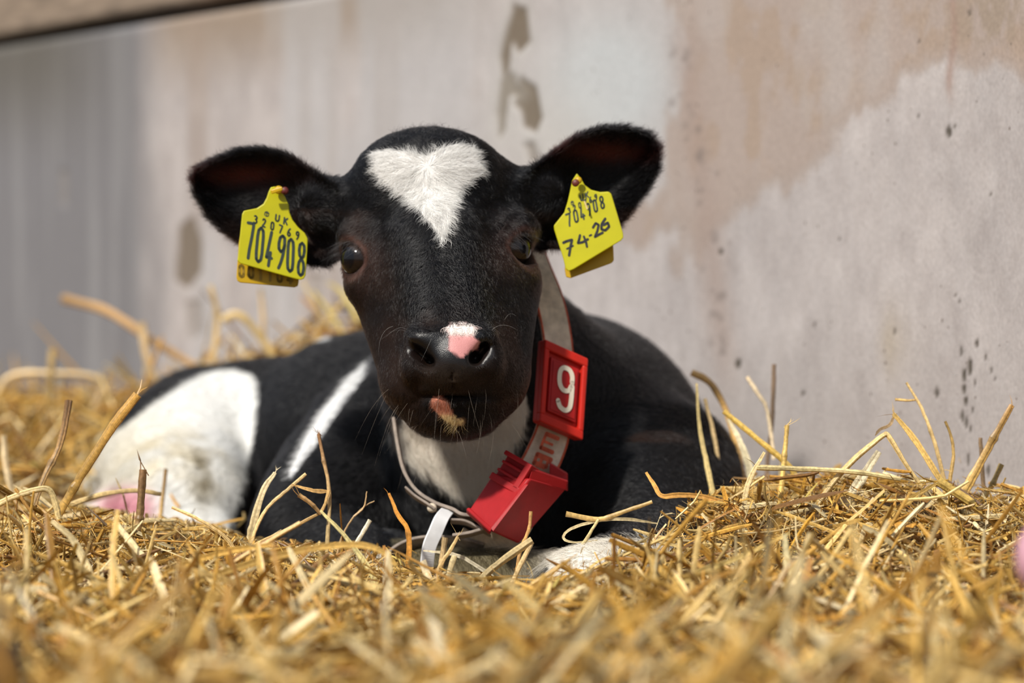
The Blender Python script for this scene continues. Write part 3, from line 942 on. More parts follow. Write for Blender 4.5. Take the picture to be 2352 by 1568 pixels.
    SP, SN = sample_surface(BV, BN, BF, lambda P_2, N_2: np.where((proj(P_2)[1] < 335) & (proj(P_2)[0] > 900) & (proj(P_2)[0] < 1060) & (P_2[:, 1] < 2.12), 1.2e5, 0))
    bunch('poll_tuft', SP, SN * .6 + rng.normal(0, .8, SP.shape) + np.array([.2, 0, .3]), rng.uniform(.006, .012, len(SP)), (.012, .011, .012), .0001, droop=.4)

# ------------------------------------------------------------------ plates, ribbons and stroked characters
def plate(poly, th, name, m, parent, to3, bevel=.0008, holes=None):
    """a plate from a 2-D outline, to3(x, y, w) maps into the world"""
    n = len(poly)
    V = [to3(x_, y_, 0) for x_, y_ in poly] + [to3(x_, y_, th) for x_, y_ in poly]
    f = [list(range(n)), list(range(2 * n - 1, n - 1, -1))] + [[i, i + n, (i + 1) % n + n, (i + 1) % n] for i in range(n)]
    o = mesh_obj(name, np.array(V), f, m, parent, smooth=False)
    if bevel:
        b = o.modifiers.new('bevel', 'BEVEL'); b.width = bevel; b.segments = 2; b.limit_method = 'ANGLE'
    return o

GL = {  # strokes in a unit box, y up
    '0': [[(.5, 1), (.22, .93), (.14, .75), (.14, .25), (.22, .07), (.5, 0), (.78, .07), (.86, .25), (.86, .75), (.78, .93), (.5, 1)]],
    '1': [[(.25, .8), (.5, 1), (.5, 0)]],
    '7': [[(.05, 1), (.9, 1), (.72, .6), (.5, .25), (.42, 0)]],
    '4': [[(.52, 1), (.36, .6), (.22, .24)], [(.22, .24), (1.0, .24)], [(.74, .40), (.68, 0)]],
    '9': [[(.84, .72), (.76, .94), (.5, 1), (.24, .94), (.14, .76), (.22, .58), (.5, .5), (.76, .57), (.84, .72), (.78, .4), (.62, .15), (.45, 0)]],
    '8': [[(.5, 1), (.24, .94), (.17, .77), (.26, .6), (.5, .53), (.78, .4), (.86, .24), (.76, .06), (.5, 0), (.24, .06), (.14, .24), (.22, .4), (.5, .53), (.74, .6), (.83, .77), (.76, .94), (.5, 1)]],
    '3': [[(.12, .92), (.45, 1), (.8, .88), (.78, .65), (.45, .54), (.82, .42), (.86, .18), (.5, 0), (.12, .08)]],
    '2': [[(.12, .82), (.3, .98), (.65, 1), (.85, .8), (.7, .5), (.12, 0), (.9, 0)]],
    '6': [[(.7, 1), (.35, .75), (.15, .4), (.18, .12), (.5, 0), (.82, .12), (.84, .38), (.55, .52), (.2, .4)]],
    'U': [[(.12, 1), (.12, .3), (.28, .03), (.7, .03), (.88, .3), (.88, 1)]],
    'K': [[(.15, 1), (.15, 0)], [(.85, 1), (.15, .42)], [(.35, .58), (.9, 0)]],
    'crest': [[(.5, 1), (.1, .8), (.1, .2), (.5, 0), (.9, .2), (.9, .8), (.5, 1)], [(.5, .8), (.5, .2)], [(.3, .7), (.7, .7)]],
    '-': [[(.05, .5), (.95, .5)]], '.': [[(.4, .5), (.6, .5)]],
}
def strokes(items, name, m, parent, to3, lift=.0004):
    """items: (list of points, half width); makes rounded flat strokes a hair above a plate"""
    V, Fq = [], []
    for pts_, hw in items:
        pts_ = [np.array(p, float) for p in pts_]
        # smooth corners
        out = []
        for i, p in enumerate(pts_):
            if 0 < i < len(pts_) - 1:
                out += [p * .7 + pts_[i - 1] * .3, p * .94 + .03 * (pts_[i - 1] + pts_[i + 1]), p * .7 + pts_[i + 1] * .3]
            else:
                out.append(p)
        for i in range(len(out) - 1):
            a, b = out[i], out[i + 1]
            d = b - a; l_ = np.hypot(*d)
            if l_ < 1e-9: continue
            d = d / l_; nn = np.array([-d[1], d[0]]) * hw
            k = len(V)
            for q in (a - nn, b - nn, b + nn, a + nn): V.append(to3(q[0], q[1], lift))
            Fq.append([k, k + 1, k + 2, k + 3])
        for p in out:
            k = len(V)
            for j in range(10):
                V.append(to3(p[0] + hw * math.cos(j * math.pi / 5), p[1] + hw * math.sin(j * math.pi / 5), lift * 1.02))
            Fq.append(list(range(k, k + 10)))
    return mesh_obj(name, np.array(V), Fq, m, parent, smooth=False)

def word(txt, x0, y0, dx, dy, ux, uy, hw, ghost=None):
    """glyph list laid out from (x0, y0) stepping (dx, dy); ux, uy = glyph axes vectors"""
    it = []
    for i, ch in enumerate(txt):
        if ch == ' ': continue
        ox, oy = x0 + dx * i, y0 + dy * i
        for s in GL[ch]:
            it.append(([(ox + ux[0] * a + uy[0] * b, oy + ux[1] * a + uy[1] * b) for a, b in s], hw))
    return it

def tag_map(Yf, sx, sy, px0, py0):
    def to3(x_, y_, w_):
        return at(x_, y_, Yf + (x_ - px0) * sx + (y_ - py0) * sy - w_)
    return to3

def make_tag_left():
    root = empty('ear_tag', 'yellow ear tag printed UK 320769 and 704908 in large dark figures', 'ear tag', 'yellow tags hanging from the calf\'s ears')
    f = tag_map(2.038, .00006, -.00004, 625, 540)
    P1 = [(632, 428), (645, 440), (655, 452), (663, 470), (665, 488), (672, 505), (685, 522), (700, 535), (707, 548), (706, 575), (702, 632), (698, 640), (690, 643), (670, 638), (552, 605), (545, 598), (547, 585),
          (556, 492), (560, 484), (570, 482), (590, 478), (605, 468), (612, 455), (617, 440), (622, 430)]
    plate(P1, .0018, 'front_panel', M_YEL, root, f)
    g = tag_map(2.050, .00006, -.00004, 625, 540)
    P2 = [(560, 490), (690, 540), (686, 648), (684, 657), (676, 660), (552, 649), (545, 645), (543, 636), (548, 560)]
    tag(plate(P2, .0018, 'rear_panel', M_YEL2, root, g), 'rear panel with shade painted in as amber')
    it = word('704908', 566, 592, 23.4, 6.6, (16, 4.0), (9, -81), 3.6)
    # per glyph tune: slimmer shear on later digits
    it = []
    base = [(563, 591, 16, 3, 6, -80), (584, 599, 18, 4, 7, -78), (606, 607, 15, 4, 10, -76), (631, 613, 19, 4, 9, -74), (657, 621, 17, 4, 3, -74), (681, 630, 18, 4, 4, -74)]
    for ch, (ox, oy, uxx, uxy, uyx, uyy) in zip('704908', base):
        for s in GL[ch]:
            it.append(([(ox + uxx * a + uyx * b, oy + uxy * a + uyy * b) for a, b in s], 3.3))
    strokes(it, 'large_number', M_INK, root, lambda a, b, c: f(a, b, .0018 + c))
    it = word('320769', 582, 511, 19.2, 7.3, (8, 3), (2, -17), 1.7)
    it += word('UK', 631, 506, 19, 7, (10, 3), (2, -14), 1.7)
    it += word([('crest')] if False else ['crest'], 606, 495, 0, 0, (11, 3), (2, -11), .8)
    strokes(it, 'small_number', M_INK, root, lambda a, b, c: f(a, b, .0018 + c))
    it = word('001104', 548, 634, 22, 3, (13, 2), (0, -26), 3.0)
    strokes(it, 'ghost_number', M_INK2, root, lambda a, b, c: g(a, b, .0018 + c))
    stud = uvsphere(at(640, 436, 2.036), .0036, basis((.1, -1, .1)), 'stud', M_YEL2, root, n=20, squash=.6)
    st2 = uvsphere(at(654, 438, 2.036), .0034, basis((.1, -1, .1)), 'stud', mat('dark_red_stud', (.10, .01, .008), rough=.5), root, n=16, squash=.5)
    plate([(621, 436), (648, 428), (650, 437), (624, 446)], .003, 'collar_rib', M_YEL2, root, tag_map(2.031, 0, 0, 0, 0))

def make_tag_right():
    root = empty('ear_tag', 'yellow ear tag with 74-26 written by hand under the small printed figures', 'ear tag', 'yellow tags hanging from the calf\'s ears')
    f = tag_map(2.040, -.00004, -.00005, 1350, 530)
    P1 = [(1325, 398), (1336, 412), (1343, 425), (1358, 436), (1378, 441), (1398, 440), (1404, 445), (1431, 535), (1432, 545), (1427, 552), (1318, 618), (1306, 623), (1299, 617), (1294, 595),
          (1273, 528), (1272, 518), (1280, 508), (1296, 488), (1304, 462), (1309, 440), (1314, 415)]
    plate(P1, .0018, 'front_panel', M_YEL, root, f)
    g = tag_map(2.052, -.00004, -.00005, 1350, 530)
    P2 = [(1300, 560), (1405, 520), (1409, 570), (1410, 598), (1405, 604), (1310, 639), (1300, 636), (1297, 620)]
    tag(plate(P2, .0018, 'rear_panel', M_YEL2, root, g), 'rear panel with shade painted in as amber')
    up = lambda a, b, c: f(a, b, .0018 + c)
    it = []
    base = [(1304, 520, 10, -4), (1320, 512, 10, -5), (1334, 506, 10, -5), (1350, 496, 9, -4), (1365, 488, 9, -4), (1380, 480, 10, -4)]
    for ch, (ox, oy, a1, a2) in zip('704908', base):
        for s in GL[ch]:
            it.append(([(ox + a1 * a - 5 * b, oy + a2 * a - 27 * b) for a, b in s], 1.9))
    strokes(it, 'small_number', M_INK, root, up)
    it = word('320769', 1305, 491, 12.3, -6.2, (6, -3), (-2, -12), 1.3) + word('UK', 1333, 462, 12, -5.5, (8, -4), (-2, -13), 1.4) + word(['crest'], 1312, 472, 0, 0, (7, -3), (-2, -9), .7)
    strokes(it, 'code_number', M_INK, root, up)
    hw = [([(1294, 557), (1300, 554), (1314, 550), (1311, 562), (1307, 586)], 2.9), ([(1302, 571), (1316, 564)], 1.9),
          ([(1332, 540), (1330, 550), (1327, 558), (1338, 556), (1350, 549)], 2.7), ([(1341, 543), (1346, 556), (1348, 566)], 2.6), ([(1354, 541), (1358, 539)], 2.0),
          ([(1362, 522), (1368, 512), (1375, 516), (1372, 530), (1366, 544), (1376, 538), (1384, 534)], 2.7),
          ([(1390, 502), (1382, 514), (1381, 526), (1390, 529), (1399, 520), (1396, 511), (1387, 516)], 2.9)]
    strokes(hw, 'handwritten_date', M_BLACKINK, root, up)
    uvsphere(at(1328, 414, 2.038), .0032, basis((-.1, -1, .1)), 'stud', M_YEL2, root, n=20, squash=.6)
    uvsphere(at(1322, 420, 2.034), .0032, basis((-.1, -1, .1)), 'stud', mat('red_stud', (.12, .02, .01), rough=.5), root, n=16, squash=.5)
    plate([(1341, 462), (1344, 461), (1351, 480), (1347, 481)], .0012, 'straw_fleck', mat('pale_fleck', (.72, .55, .25), rough=.6), root, tag_map(2.034, 0, 0, 0, 0), bevel=0)
make_tag_left(); make_tag_right()

def catmull(P, n):
    P = np.asarray(P, float)
    Q = np.vstack([2 * P[0] - P[1], P, 2 * P[-1] - P[-2]])
    out = []
    for i in range(len(P) - 1):
        p0, p1, p2, p3 = Q[i:i + 4]
        for t in np.linspace(0, 1, n, endpoint=False):
            out.append(.5 * ((2 * p1) + (-p0 + p2) * t + (2 * p0 - 5 * p1 + 4 * p2 - p3) * t * t + (-p0 + 3 * p1 - 3 * p2 + p3) * t ** 3))
    out.append(P[-1])
    return np.array(out)

def ribbon(ctrl, name, m, parent, th=.0022, n=8, sub=None):
    """ctrl: rows (px, py, Y, dpx, dpy, dY): centre and half-width offset; returns edge curves"""
    ctrl = np.asarray(ctrl, float)
    R_ = catmull(ctrl, n)
    c = at(R_[:, 0], R_[:, 1], R_[:, 2]); e = at(R_[:, 0] + R_[:, 3], R_[:, 1] + R_[:, 4], R_[:, 2] + R_[:, 5])
    hw = e - c
    tg = np.gradient(c, axis=0); tg /= np.linalg.norm(tg, axis=1, keepdims=True)
    nn = np.cross(tg, hw); nn /= np.linalg.norm(nn, axis=1, keepdims=True)
    nn *= np.where(nn[:, 1:2] > 0, -1, 1) if True else 1
    lo_, hi_ = sub or (-1, 1)
    A = c + hw * lo_; B = c + hw * hi_
    off = nn * (th * (.5 if sub is None else .62))
    mid = (A + B) / 2 + nn * 0
    V = np.stack([A - off, B - off, B + off, A + off], 1).reshape(-1, 3)
    Fq = []
    k = len(c)
    for i in range(k - 1):
        for j in range(4):
            a, b = i * 4 + j, i * 4 + (j + 1) % 4
            Fq.append([a, b, b + 4, a + 4])
    Fq += [[3, 2, 1, 0], [k * 4 - 4, k * 4 - 3, k * 4 - 2, k * 4 - 1]]
    o = mesh_obj(name, V, Fq, m, parent, smooth=False)
    b = o.modifiers.new('bevel', 'BEVEL'); b.width = .0005; b.segments = 1
    return o, c, hw, nn

def hexa(front, back, name, m, parent, bevel=.0015):
    V = np.array(list(front) + list(back))
    f = [[3, 2, 1, 0], [4, 5, 6, 7], [0, 1, 5, 4], [1, 2, 6, 5], [2, 3, 7, 6], [3, 0, 4, 7]]
    o = mesh_obj(name, V, f, m, parent, smooth=False)
    b = o.modifiers.new('bevel', 'BEVEL'); b.width = bevel; b.segments = 3
    return o

def frame_box(O, W, H, name, m, parent, u0, u1, v0, v1, w0, w1, bevel=.0012):
    """box inside a local frame: O + u W + v H + w n"""
    nrm = np.cross(H, W); nrm /= np.linalg.norm(nrm)
    if nrm[1] > 0: nrm = -nrm
    g = lambda u, v, w_: O + W * u + H * v + nrm * w_
    return hexa([g(u0, v0, w1), g(u1, v0, w1), g(u1, v1, w1), g(u0, v1, w1)], [g(u0, v0, w0), g(u1, v0, w0), g(u1, v1, w0), g(u0, v1, w0)], name, m, parent, bevel)

def make_collar():
    root = empty('neck_collar', 'beige webbing collar with a red number plate, round the calf\'s neck', 'collar')
    # strap on the near side of the neck
    main = [(1196, 520, 2.15, 34, -14, .012), (1232, 605, 2.125, 26, -12, .010), (1262, 690, 2.10, 31, -8, .010), (1280, 780, 2.082, 33, -3, .008), (1284, 880, 2.070, 36, 4, .006),
            (1272, 980, 2.062, 38, 12, .004), (1252, 1040, 2.056, 40, 16, .002), (1225, 1095, 2.048, 40, 18, .0), (1200, 1160, 2.03, 38, 20, 0), (1165, 1225, 2.03, 30, 26, 0), (1110, 1252, 2.04, 10, 24, .005),
            (1060, 1232, 2.05, -4, 20, .01)]
    ribbon(main, 'strap', M_STRAP, root)
    for lo_, hi_ in ((-1.0, -.86), (.86, 1.0)):
        o, *_ = ribbon(main[:-2], 'strap_stripe', M_STRAPE, root, sub=(lo_, hi_))
    # woven red letters
    cc = at(1252, 1035, 2.047)
    Wv = at(1278, 1046, 2.047) - cc; Hv = at(1237, 1072, 2.044) - cc
    def lt(a, b, c_): return cc + Wv * a + Hv * b + np.array([0, -1, 0]) * (c_ + .0035)
    strokes([([(-.45, -.95), (-.45, -.1)], .12), ([(-.45, -.95), (.6, -.95)], .13), ([(-.45, -.5), (.35, -.5)], .08), ([(-.45, -.1), (.6, -.1)], .13), ([(-.5, .35), (.7, .35)], .16), ([(-.5, .35), (-.5, .85)], .14), ([(.0, .4), (.0, .8)], .13), ([(.55, .4), (.55, .8)], .13), ([(-.5, .85), (.4, .85)], .16)],
            'woven_lettering', M_STRAPE, root, lt)
    # loop round the throat, seen on edge
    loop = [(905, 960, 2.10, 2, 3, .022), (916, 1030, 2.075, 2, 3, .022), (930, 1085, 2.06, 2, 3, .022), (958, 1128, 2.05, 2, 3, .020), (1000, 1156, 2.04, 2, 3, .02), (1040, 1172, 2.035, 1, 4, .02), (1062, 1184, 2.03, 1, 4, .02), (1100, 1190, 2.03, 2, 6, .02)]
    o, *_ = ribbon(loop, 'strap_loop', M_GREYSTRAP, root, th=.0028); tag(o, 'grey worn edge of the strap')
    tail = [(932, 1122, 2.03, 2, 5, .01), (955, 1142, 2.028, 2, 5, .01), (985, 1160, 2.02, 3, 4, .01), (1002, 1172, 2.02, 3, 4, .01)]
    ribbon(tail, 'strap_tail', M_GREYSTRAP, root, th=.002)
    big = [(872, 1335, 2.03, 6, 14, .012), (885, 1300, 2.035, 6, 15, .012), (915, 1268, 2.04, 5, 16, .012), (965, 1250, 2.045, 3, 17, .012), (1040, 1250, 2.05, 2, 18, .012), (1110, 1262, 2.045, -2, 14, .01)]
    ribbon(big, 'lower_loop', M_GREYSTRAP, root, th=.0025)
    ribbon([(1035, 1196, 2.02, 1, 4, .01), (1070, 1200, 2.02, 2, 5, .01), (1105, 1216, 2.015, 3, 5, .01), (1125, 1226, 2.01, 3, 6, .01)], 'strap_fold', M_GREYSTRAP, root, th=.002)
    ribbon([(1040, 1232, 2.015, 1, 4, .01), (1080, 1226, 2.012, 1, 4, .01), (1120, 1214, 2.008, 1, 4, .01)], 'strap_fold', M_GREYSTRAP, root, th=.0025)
    # white slide
    ribbon([(1028, 1172, 2.018, 15, 5, .004), (1014, 1190, 2.002, 15, 6, .002), (1000, 1222, 1.998, 15, 6, .002), (986, 1256, 1.998, 15, 5, .002), (980, 1300, 2.002, 15, 3, .003)], 'white_slide', M_WHITE, root, th=.0022)
    # knot with a loose thread end
    uvsphere(at(992, 1166, 2.015), .0042, basis((0, -1, 0)), 'knot', M_STRAP, root, n=14, squash=.8)
    # number plate
    O = at(1249, 779, 2.052); W = at(1348, 824, 2.068) - O; H = at(1236, 968, 2.040) - O
    fb = lambda name, m, *a, **k_: frame_box(O, W, H, name, m, root, *a, **k_)
    nb = fb('number_plate', M_RED, 0, 1, 0, 1, -.012, -.002, bevel=.0022)
    for (a0, a1, b0, b1) in ((0, 1, 0, .115), (0, 1, .885, 1), (0, .115, .1, .9), (.885, 1, .1, .9)):
        frame_box(O, W, H, 'plate_rim', M_RED, nb, a0, a1, b0, b1, -.004, .0035, bevel=.0016)
    frame_box(O, W, H, 'plate_panel', M_REDIN, nb, .17, .83, .17, .83, -.004, .002, bevel=.0012)
    frame_box(O, W, H, 'plate_panel_top', M_REDIN, nb, .215, .79, .205, .80, 0, .0028, bevel=.0008)
    nrm = np.cross(H, W); nrm /= np.linalg.norm(nrm); nrm = -nrm if nrm[1] > 0 else nrm
    g9 = lambda a, b, c_: O + W * (.315 + .40 * a) + H * (.74 - .50 * b) + nrm * (.0030 + c_)
    nine = [(.86, .72), (.84, .88), (.70, .985), (.5, 1.01), (.3, .985), (.16, .88), (.13, .72), (.18, .57), (.34, .475), (.52, .465), (.72, .52), (.86, .66), (.88, .5), (.87, .30), (.82, .12), (.66, .02), (.46, .0), (.25, .045), (.13, .16)]
    # constant stroke width in world space
    V, Fq = [], []
    pts3 = [g9(a, b, .0002) for a, b in nine]
    c9 = catmull(np.array(pts3), 4)
    tg = np.gradient(c9, axis=0); tg /= np.linalg.norm(tg, axis=1, keepdims=True)
    sd = np.cross(tg, nrm) * .0020
    for i in range(len(c9)):
        V += [c9[i] - sd[i], c9[i] + sd[i], c9[i] + sd[i] + nrm * .0006, c9[i] - sd[i] + nrm * .0006]
    for i in range(len(c9) - 1):
        for j in range(4): Fq.append([i * 4 + j, i * 4 + (j + 1) % 4, i * 4 + 4 + (j + 1) % 4, i * 4 + 4 + j])
    for p_ in (c9[0], c9[-1]):
        k = len(V)
        a_ = np.cross(nrm, [0, 0, 1.0]); a_ /= np.linalg.norm(a_); b_ = np.cross(nrm, a_)
        for j in range(12): V.append(p_ + (a_ * math.cos(j * math.pi / 6) + b_ * math.sin(j * math.pi / 6)) * .0020 + nrm * .0006)
        Fq.append(list(range(k, k + 12)))
    d9 = mesh_obj('digit', np.array(V), Fq, M_CREAM, nb, smooth=False); tag(d9, 'cream numeral 9')
    # red housing: near edge between the two visible faces
    e_t, e_b = at(1218, 1098, 1.985), at(1128, 1221, 1.976)
    l_t, l_b = at(1130, 1088, 2.010), at(1074, 1174, 2.002)
    r_t, r_b = at(1303, 1122, 2.020), at(1192, 1250, 2.010)
    bk_t = l_t + r_t - e_t; bk_b = l_b + r_b - e_b
    h = hexa([l_t, e_t, e_b, l_b], [bk_t, r_t, r_b, bk_b], 'lock_housing', M_RED2, root, .0022)
    # raised clasp frame at the top of the left face
    cl_o = at(1165, 1034, 2.008); cl_w = at(1226, 1070, 1.990) - cl_o; cl_h = at(1128, 1094, 2.006) - cl_o
    for (a0, a1, b0, b1, w0, w1) in ((0, 1.0, 0, .16, -.012, .003), (0, 1.05, .84, 1.08, -.012, .003), (.80, 1.0, .1, .95, -.012, .003), (0, .8, .1, .9, -.012, -.004)):
        frame_box(cl_o, cl_w, cl_h, 'clasp_frame', M_RED2, h, a0, a1, b0, b1, w0, w1, .001)
    for b0 in (.32, .62):
        frame_box(cl_o, cl_w, cl_h, 'clasp_rib', M_RED2, h, .05, .78, b0, b0 + .10, -.006, .001, .0008)
    # wall of the collar opening, upper right
    hexa([at(1222, 1076, 1.990), at(1304, 1104, 2.018), at(1300, 1126, 2.018), at(1214, 1102, 1.988)], [at(1226, 1074, 1.996), at(1306, 1103, 2.024), at(1302, 1126, 2.024), at(1220, 1102, 1.996)], 'mouth_rim', M_RED2, h, .001)
    hexa([at(1262, 1062, 2.03), at(1304, 1088, 2.035), at(1304, 1128, 2.033), at(1262, 1110, 2.03)], [at(1262, 1060, 2.05), at(1304, 1086, 2.05), at(1304, 1126, 2.05), at(1262, 1108, 2.05)], 'mouth_back', M_RED2, h, .001)
    # lip bar along the lower edge of the left face
    hexa([at(1070, 1168, 1.996), at(1078, 1164, 1.996), at(1130, 1212, 1.968), at(1126, 1222, 1.968)], [at(1070, 1178, 2.006), at(1080, 1176, 2.008), at(1130, 1222, 1.982), at(1124, 1228, 1.982)], 'lip_bar', M_RED2, h, .0012)
    # vertical seam strip
    hexa([at(1205, 1110, 1.984), at(1214, 1112, 1.982), at(1132, 1222, 1.972), at(1123, 1216, 1.974)], [at(1205, 1108, 1.992), at(1214, 1112, 1.992), at(1132, 1222, 1.982), at(1123, 1216, 1.984)], 'seam', M_RED2, h, .0008)
    return root
make_collar()

# ------------------------------------------------------------------ straw
PAL = np.array([[.66, .39, .09], [.74, .49, .15], [.82, .62, .28], [.58, .31, .06], [.88, .74, .46], [.42, .21, .055], [.74, .43, .08], [.28, .15, .06], [.76, .62, .20]])
PALW = np.array([.19, .20, .20, .11, .14, .08, .04, .03, .01])

def bump2(x, y, cx, cyy, sx, sy):
    return np.exp(-((x - cx) / sx) ** 2 - ((y - cyy) / sy) ** 2)

def bed_z(x, y):
    z = np.full(np.shape(x), .0)
    z = z + .075 * bump2(x, y, .36, 2.08, .17, .22) + .018 * bump2(x, y, .24, 2.02, .09, .10) + .032 * bump2(x, y, .165, 1.96, .045, .07)     # heap by the wall on the right
    z = z + .024 * bump2(x, y, -.38, 2.02, .20, .16)                                               # rise in front of the rump
    z = z + .20 * bump2(x, y, -.14, 3.0, .14, .16) + .08 * bump2(x, y, -.36, 3.15, .16, .22)       # heap against the wall behind
    z = z + .03 * bump2(x, y, -.72, 3.1, .2, .4)
    z = z - .04 * bump2(x, y, -.05, 2.25, .20, .16)
    z = z - .012 * bump2(x, y, .06, 1.98, .12, .05)
    z = z + .020 * (fbm(np.asarray(x) * 9, np.asarray(y) * 9 + 4, n=3) - .5)
    z = z + .085 * np.clip(1.50 - y, 0, .6) * (1 + .5 * (vnoise(np.asarray(x) * 5 + 3, np.asarray(y) * 4) - .5))
    return z

def wall_dist(x, y):
    return (x - WA[0]) * wnor[0] + (y - WA[1]) * wnor[1]

def build_bed():
    xs = np.linspace(-1.5, 1.0, 200); ys = np.linspace(.45, 4.6, 330)
    X, Y = np.meshgrid(xs, ys, indexing='ij')
    Z = bed_z(X, Y) - .030 + .02 * (fbm(X * 60, Y * 60, n=3) - .5)
    wd = wall_dist(X, Y)
    X2 = np.where(wd < 0, X - wnor[0] * wd, X); Y2 = np.where(wd < 0, Y - wnor[1] * wd, Y)
    V = np.stack([X2, Y2, Z], -1).reshape(-1, 3)
    idx = np.arange(len(V)).reshape(X.shape)
    keep = (wd[:-1, :-1] > -.03)
    q = np.stack([idx[:-1, :-1], idx[1:, :-1], idx[1:, 1:], idx[:-1, 1:]], -1)[keep]
    col = np.array([.17, .088, .026]) * (.55 + .8 * fbm(X * 90, Y * 90, n=3))[..., None]
    return mesh_obj('straw_bedding', V, q.reshape(-1, 4), M_BED, colors=col.reshape(-1, 3))

def tubes(n, ctr, dirv, L, rad, K, S, bend, kink, col, flat=None):
    """n bent stalks at once"""
    t = np.linspace(-.5, .5, K)
    d = dirv / np.linalg.norm(dirv, axis=1, keepdims=True)
    ref = np.where(np.abs(d[:, 2:3]) > .9, np.array([[1., 0, 0]]), np.array([[0, 0, 1.]]))
    a = np.cross(d, ref); a /= np.linalg.norm(a, axis=1, keepdims=True); b = np.cross(d, a)
    ph = rng.random(n) * 2 * math.pi
    bd = a * np.cos(ph)[:, None] + b * np.sin(ph)[:, None]
    c = ctr[:, None] + d[:, None] * (t[None, :, None] * L[:, None, None])
    c = c + bd[:, None] * (bend[:, None, None] * L[:, None, None] * (1 - 4 * t[None, :, None] ** 2))
    kp = rng.uniform(-.3, .3, n)
    kk = np.clip(t[None] - kp[:, None], 0, 1)
    kd = rng.normal(0, 1, (n, 3))
    c = c + kd[:, None] * (kk * kink[:, None])[..., None] * L[:, None, None]
    tg = np.gradient(c, axis=1); tg /= np.linalg.norm(tg, axis=2, keepdims=True) + 1e-9
    A = np.cross(tg, bd[:, None] + .01); A /= np.linalg.norm(A, axis=2, keepdims=True) + 1e-9
    Bv = np.cross(tg, A)
    rr = rad[:, None] * (1 - .25 * rng.random((n, K)))
    rr[:, 0] *= rng.uniform(.5, 1, n); rr[:, -1] *= rng.uniform(.15, 1, n)
    V = np.zeros((n, K, S, 3))
    fl = np.ones(n) if flat is None else flat
    for j in range(S):
        an = 2 * math.pi * j / S
        V[:, :, j] = c + A * (math.cos(an) * rr)[..., None] + Bv * (math.sin(an) * rr * fl[:, None])[..., None]
    base = (np.arange(n) * K * S)[:, None, None]
    i, j = np.meshgrid(np.arange(K - 1), np.arange(S), indexing='ij')
    q = np.stack([i * S + j, i * S + (j + 1) % S, (i + 1) * S + (j + 1) % S, (i + 1) * S + j], -1).reshape(1, -1, 4)
    Q = (base + q).reshape(-1, 4)
    tone = 1 + .22 * (rng.random((n, K)) - .5)
    CC = (col[:, None] * tone[..., None])[:, :, None] * (1 + .42 * (rng.random((n, 1, S, 1)) - .5))
    return V.reshape(-1, 3), Q, CC.reshape(-1, 3), c

def merge(parts):
    V, Q, K_ = [], [], []
    o = 0
    for v, q, c in parts:
        V.append(v); Q.append(q + o); K_.append(c); o += len(v)
    return np.concatenate(V), np.concatenate(Q), np.concatenate(K_)

def straw_colors(n):
    c = PAL[rng.choice(len(PAL), n, p=PALW / PALW.sum())] * rng.uniform(.42, 1.06, (n, 1)) * np.array([1, .94, .80])
    return c

def scatter(n, x0, x1, y0, y1, wfun=None):
    """points seen from the lens wedge (plus a margin), spread over depth"""
    out = []
    while sum(map(len, out)) < n:
        y = rng.uniform(y0, y1, n)
        half = .24 * y + .10
        x = rng.uniform(-1, 1, n) * half
        m = (x > x0) & (x < x1) & (wall_dist(x, y) > .004)
        if wfun is not None:
            m &= rng.random(n) < wfun(x, y)
        out.append(np.stack([x, y], 1)[m])
    return np.concatenate(out)[:n]

def body_free(c, r=.002):
    """keep stalks out of the calf"""
    n, K = c.shape[:2]
    d = body_sdf_chunk(c.reshape(-1, 3)).reshape(n, K)
    return d.min(1) > r

def batch(n, y0, y1, Lr, Rr, K, S, zr, tilt, bend, kink, flatp=.2, wfun=None, up=0.0):
    p = scatter(n, -2, 2, y0, y1, wfun)
    L = rng.uniform(Lr[0], Lr[1], n) ** 1.0
    L = Lr[0] + (Lr[1] - Lr[0]) * rng.random(n) ** 1.8
    az = rng.random(n) * 2 * math.pi
    el = rng.normal(0, tilt, n) + up * rng.random(n)
    d = np.stack([np.cos(az) * np.cos(el), np.sin(az) * np.cos(el) * .8, np.sin(el)], 1)
    z = bed_z(p[:, 0], p[:, 1]) + rng.uniform(zr[0], zr[1], n) + np.abs(np.sin(el)) * L * .25
    ctr = np.stack([p[:, 0], p[:, 1], z], 1)
    rad = rng.uniform(Rr[0], Rr[1], n)
    flat = np.where(rng.random(n) < flatp, .15, 1.0)
    rad = np.where(flat < 1, rad * 1.5, rad)
    col = straw_colors(n)
    V, Q, CC, c = tubes(n, ctr, d, L, rad, K, S, rng.normal(0, bend, n), np.abs(rng.normal(0, kink, n)), col, flat)
    ok = body_free(c) & (wall_dist(c[..., 0], c[..., 1]).min(1) > 0)
    # leave the neck opening below the chin clear
    px_, py_ = proj(c.reshape(-1, 3)); px_ = px_.reshape(n, K); py_ = py_.reshape(n, K)
    lim = np.interp(px_, [0, 150, 500, 560, 880, 980, 1230, 1330, 1480, 1600, 1700, 2000, 2352], [1100, 1150, 1200, 1230, 1250, 1300, 1330, 1255, 1190, 1125, 1085, 1080, 1115])
    near = (c[..., 1] < 2.5)
    stick = ((py_ < lim) & near).any(1)
    ok &= ~(stick & (rng.random(n) < .985))
    m = np.repeat(ok, (K - 1) * S)
    Qk = Q[m]
    used = np.zeros(len(V), bool); used[Qk.ravel()] = True
    mp_ = np.cumsum(used) - 1
    return V[used], mp_[Qk], CC[used]

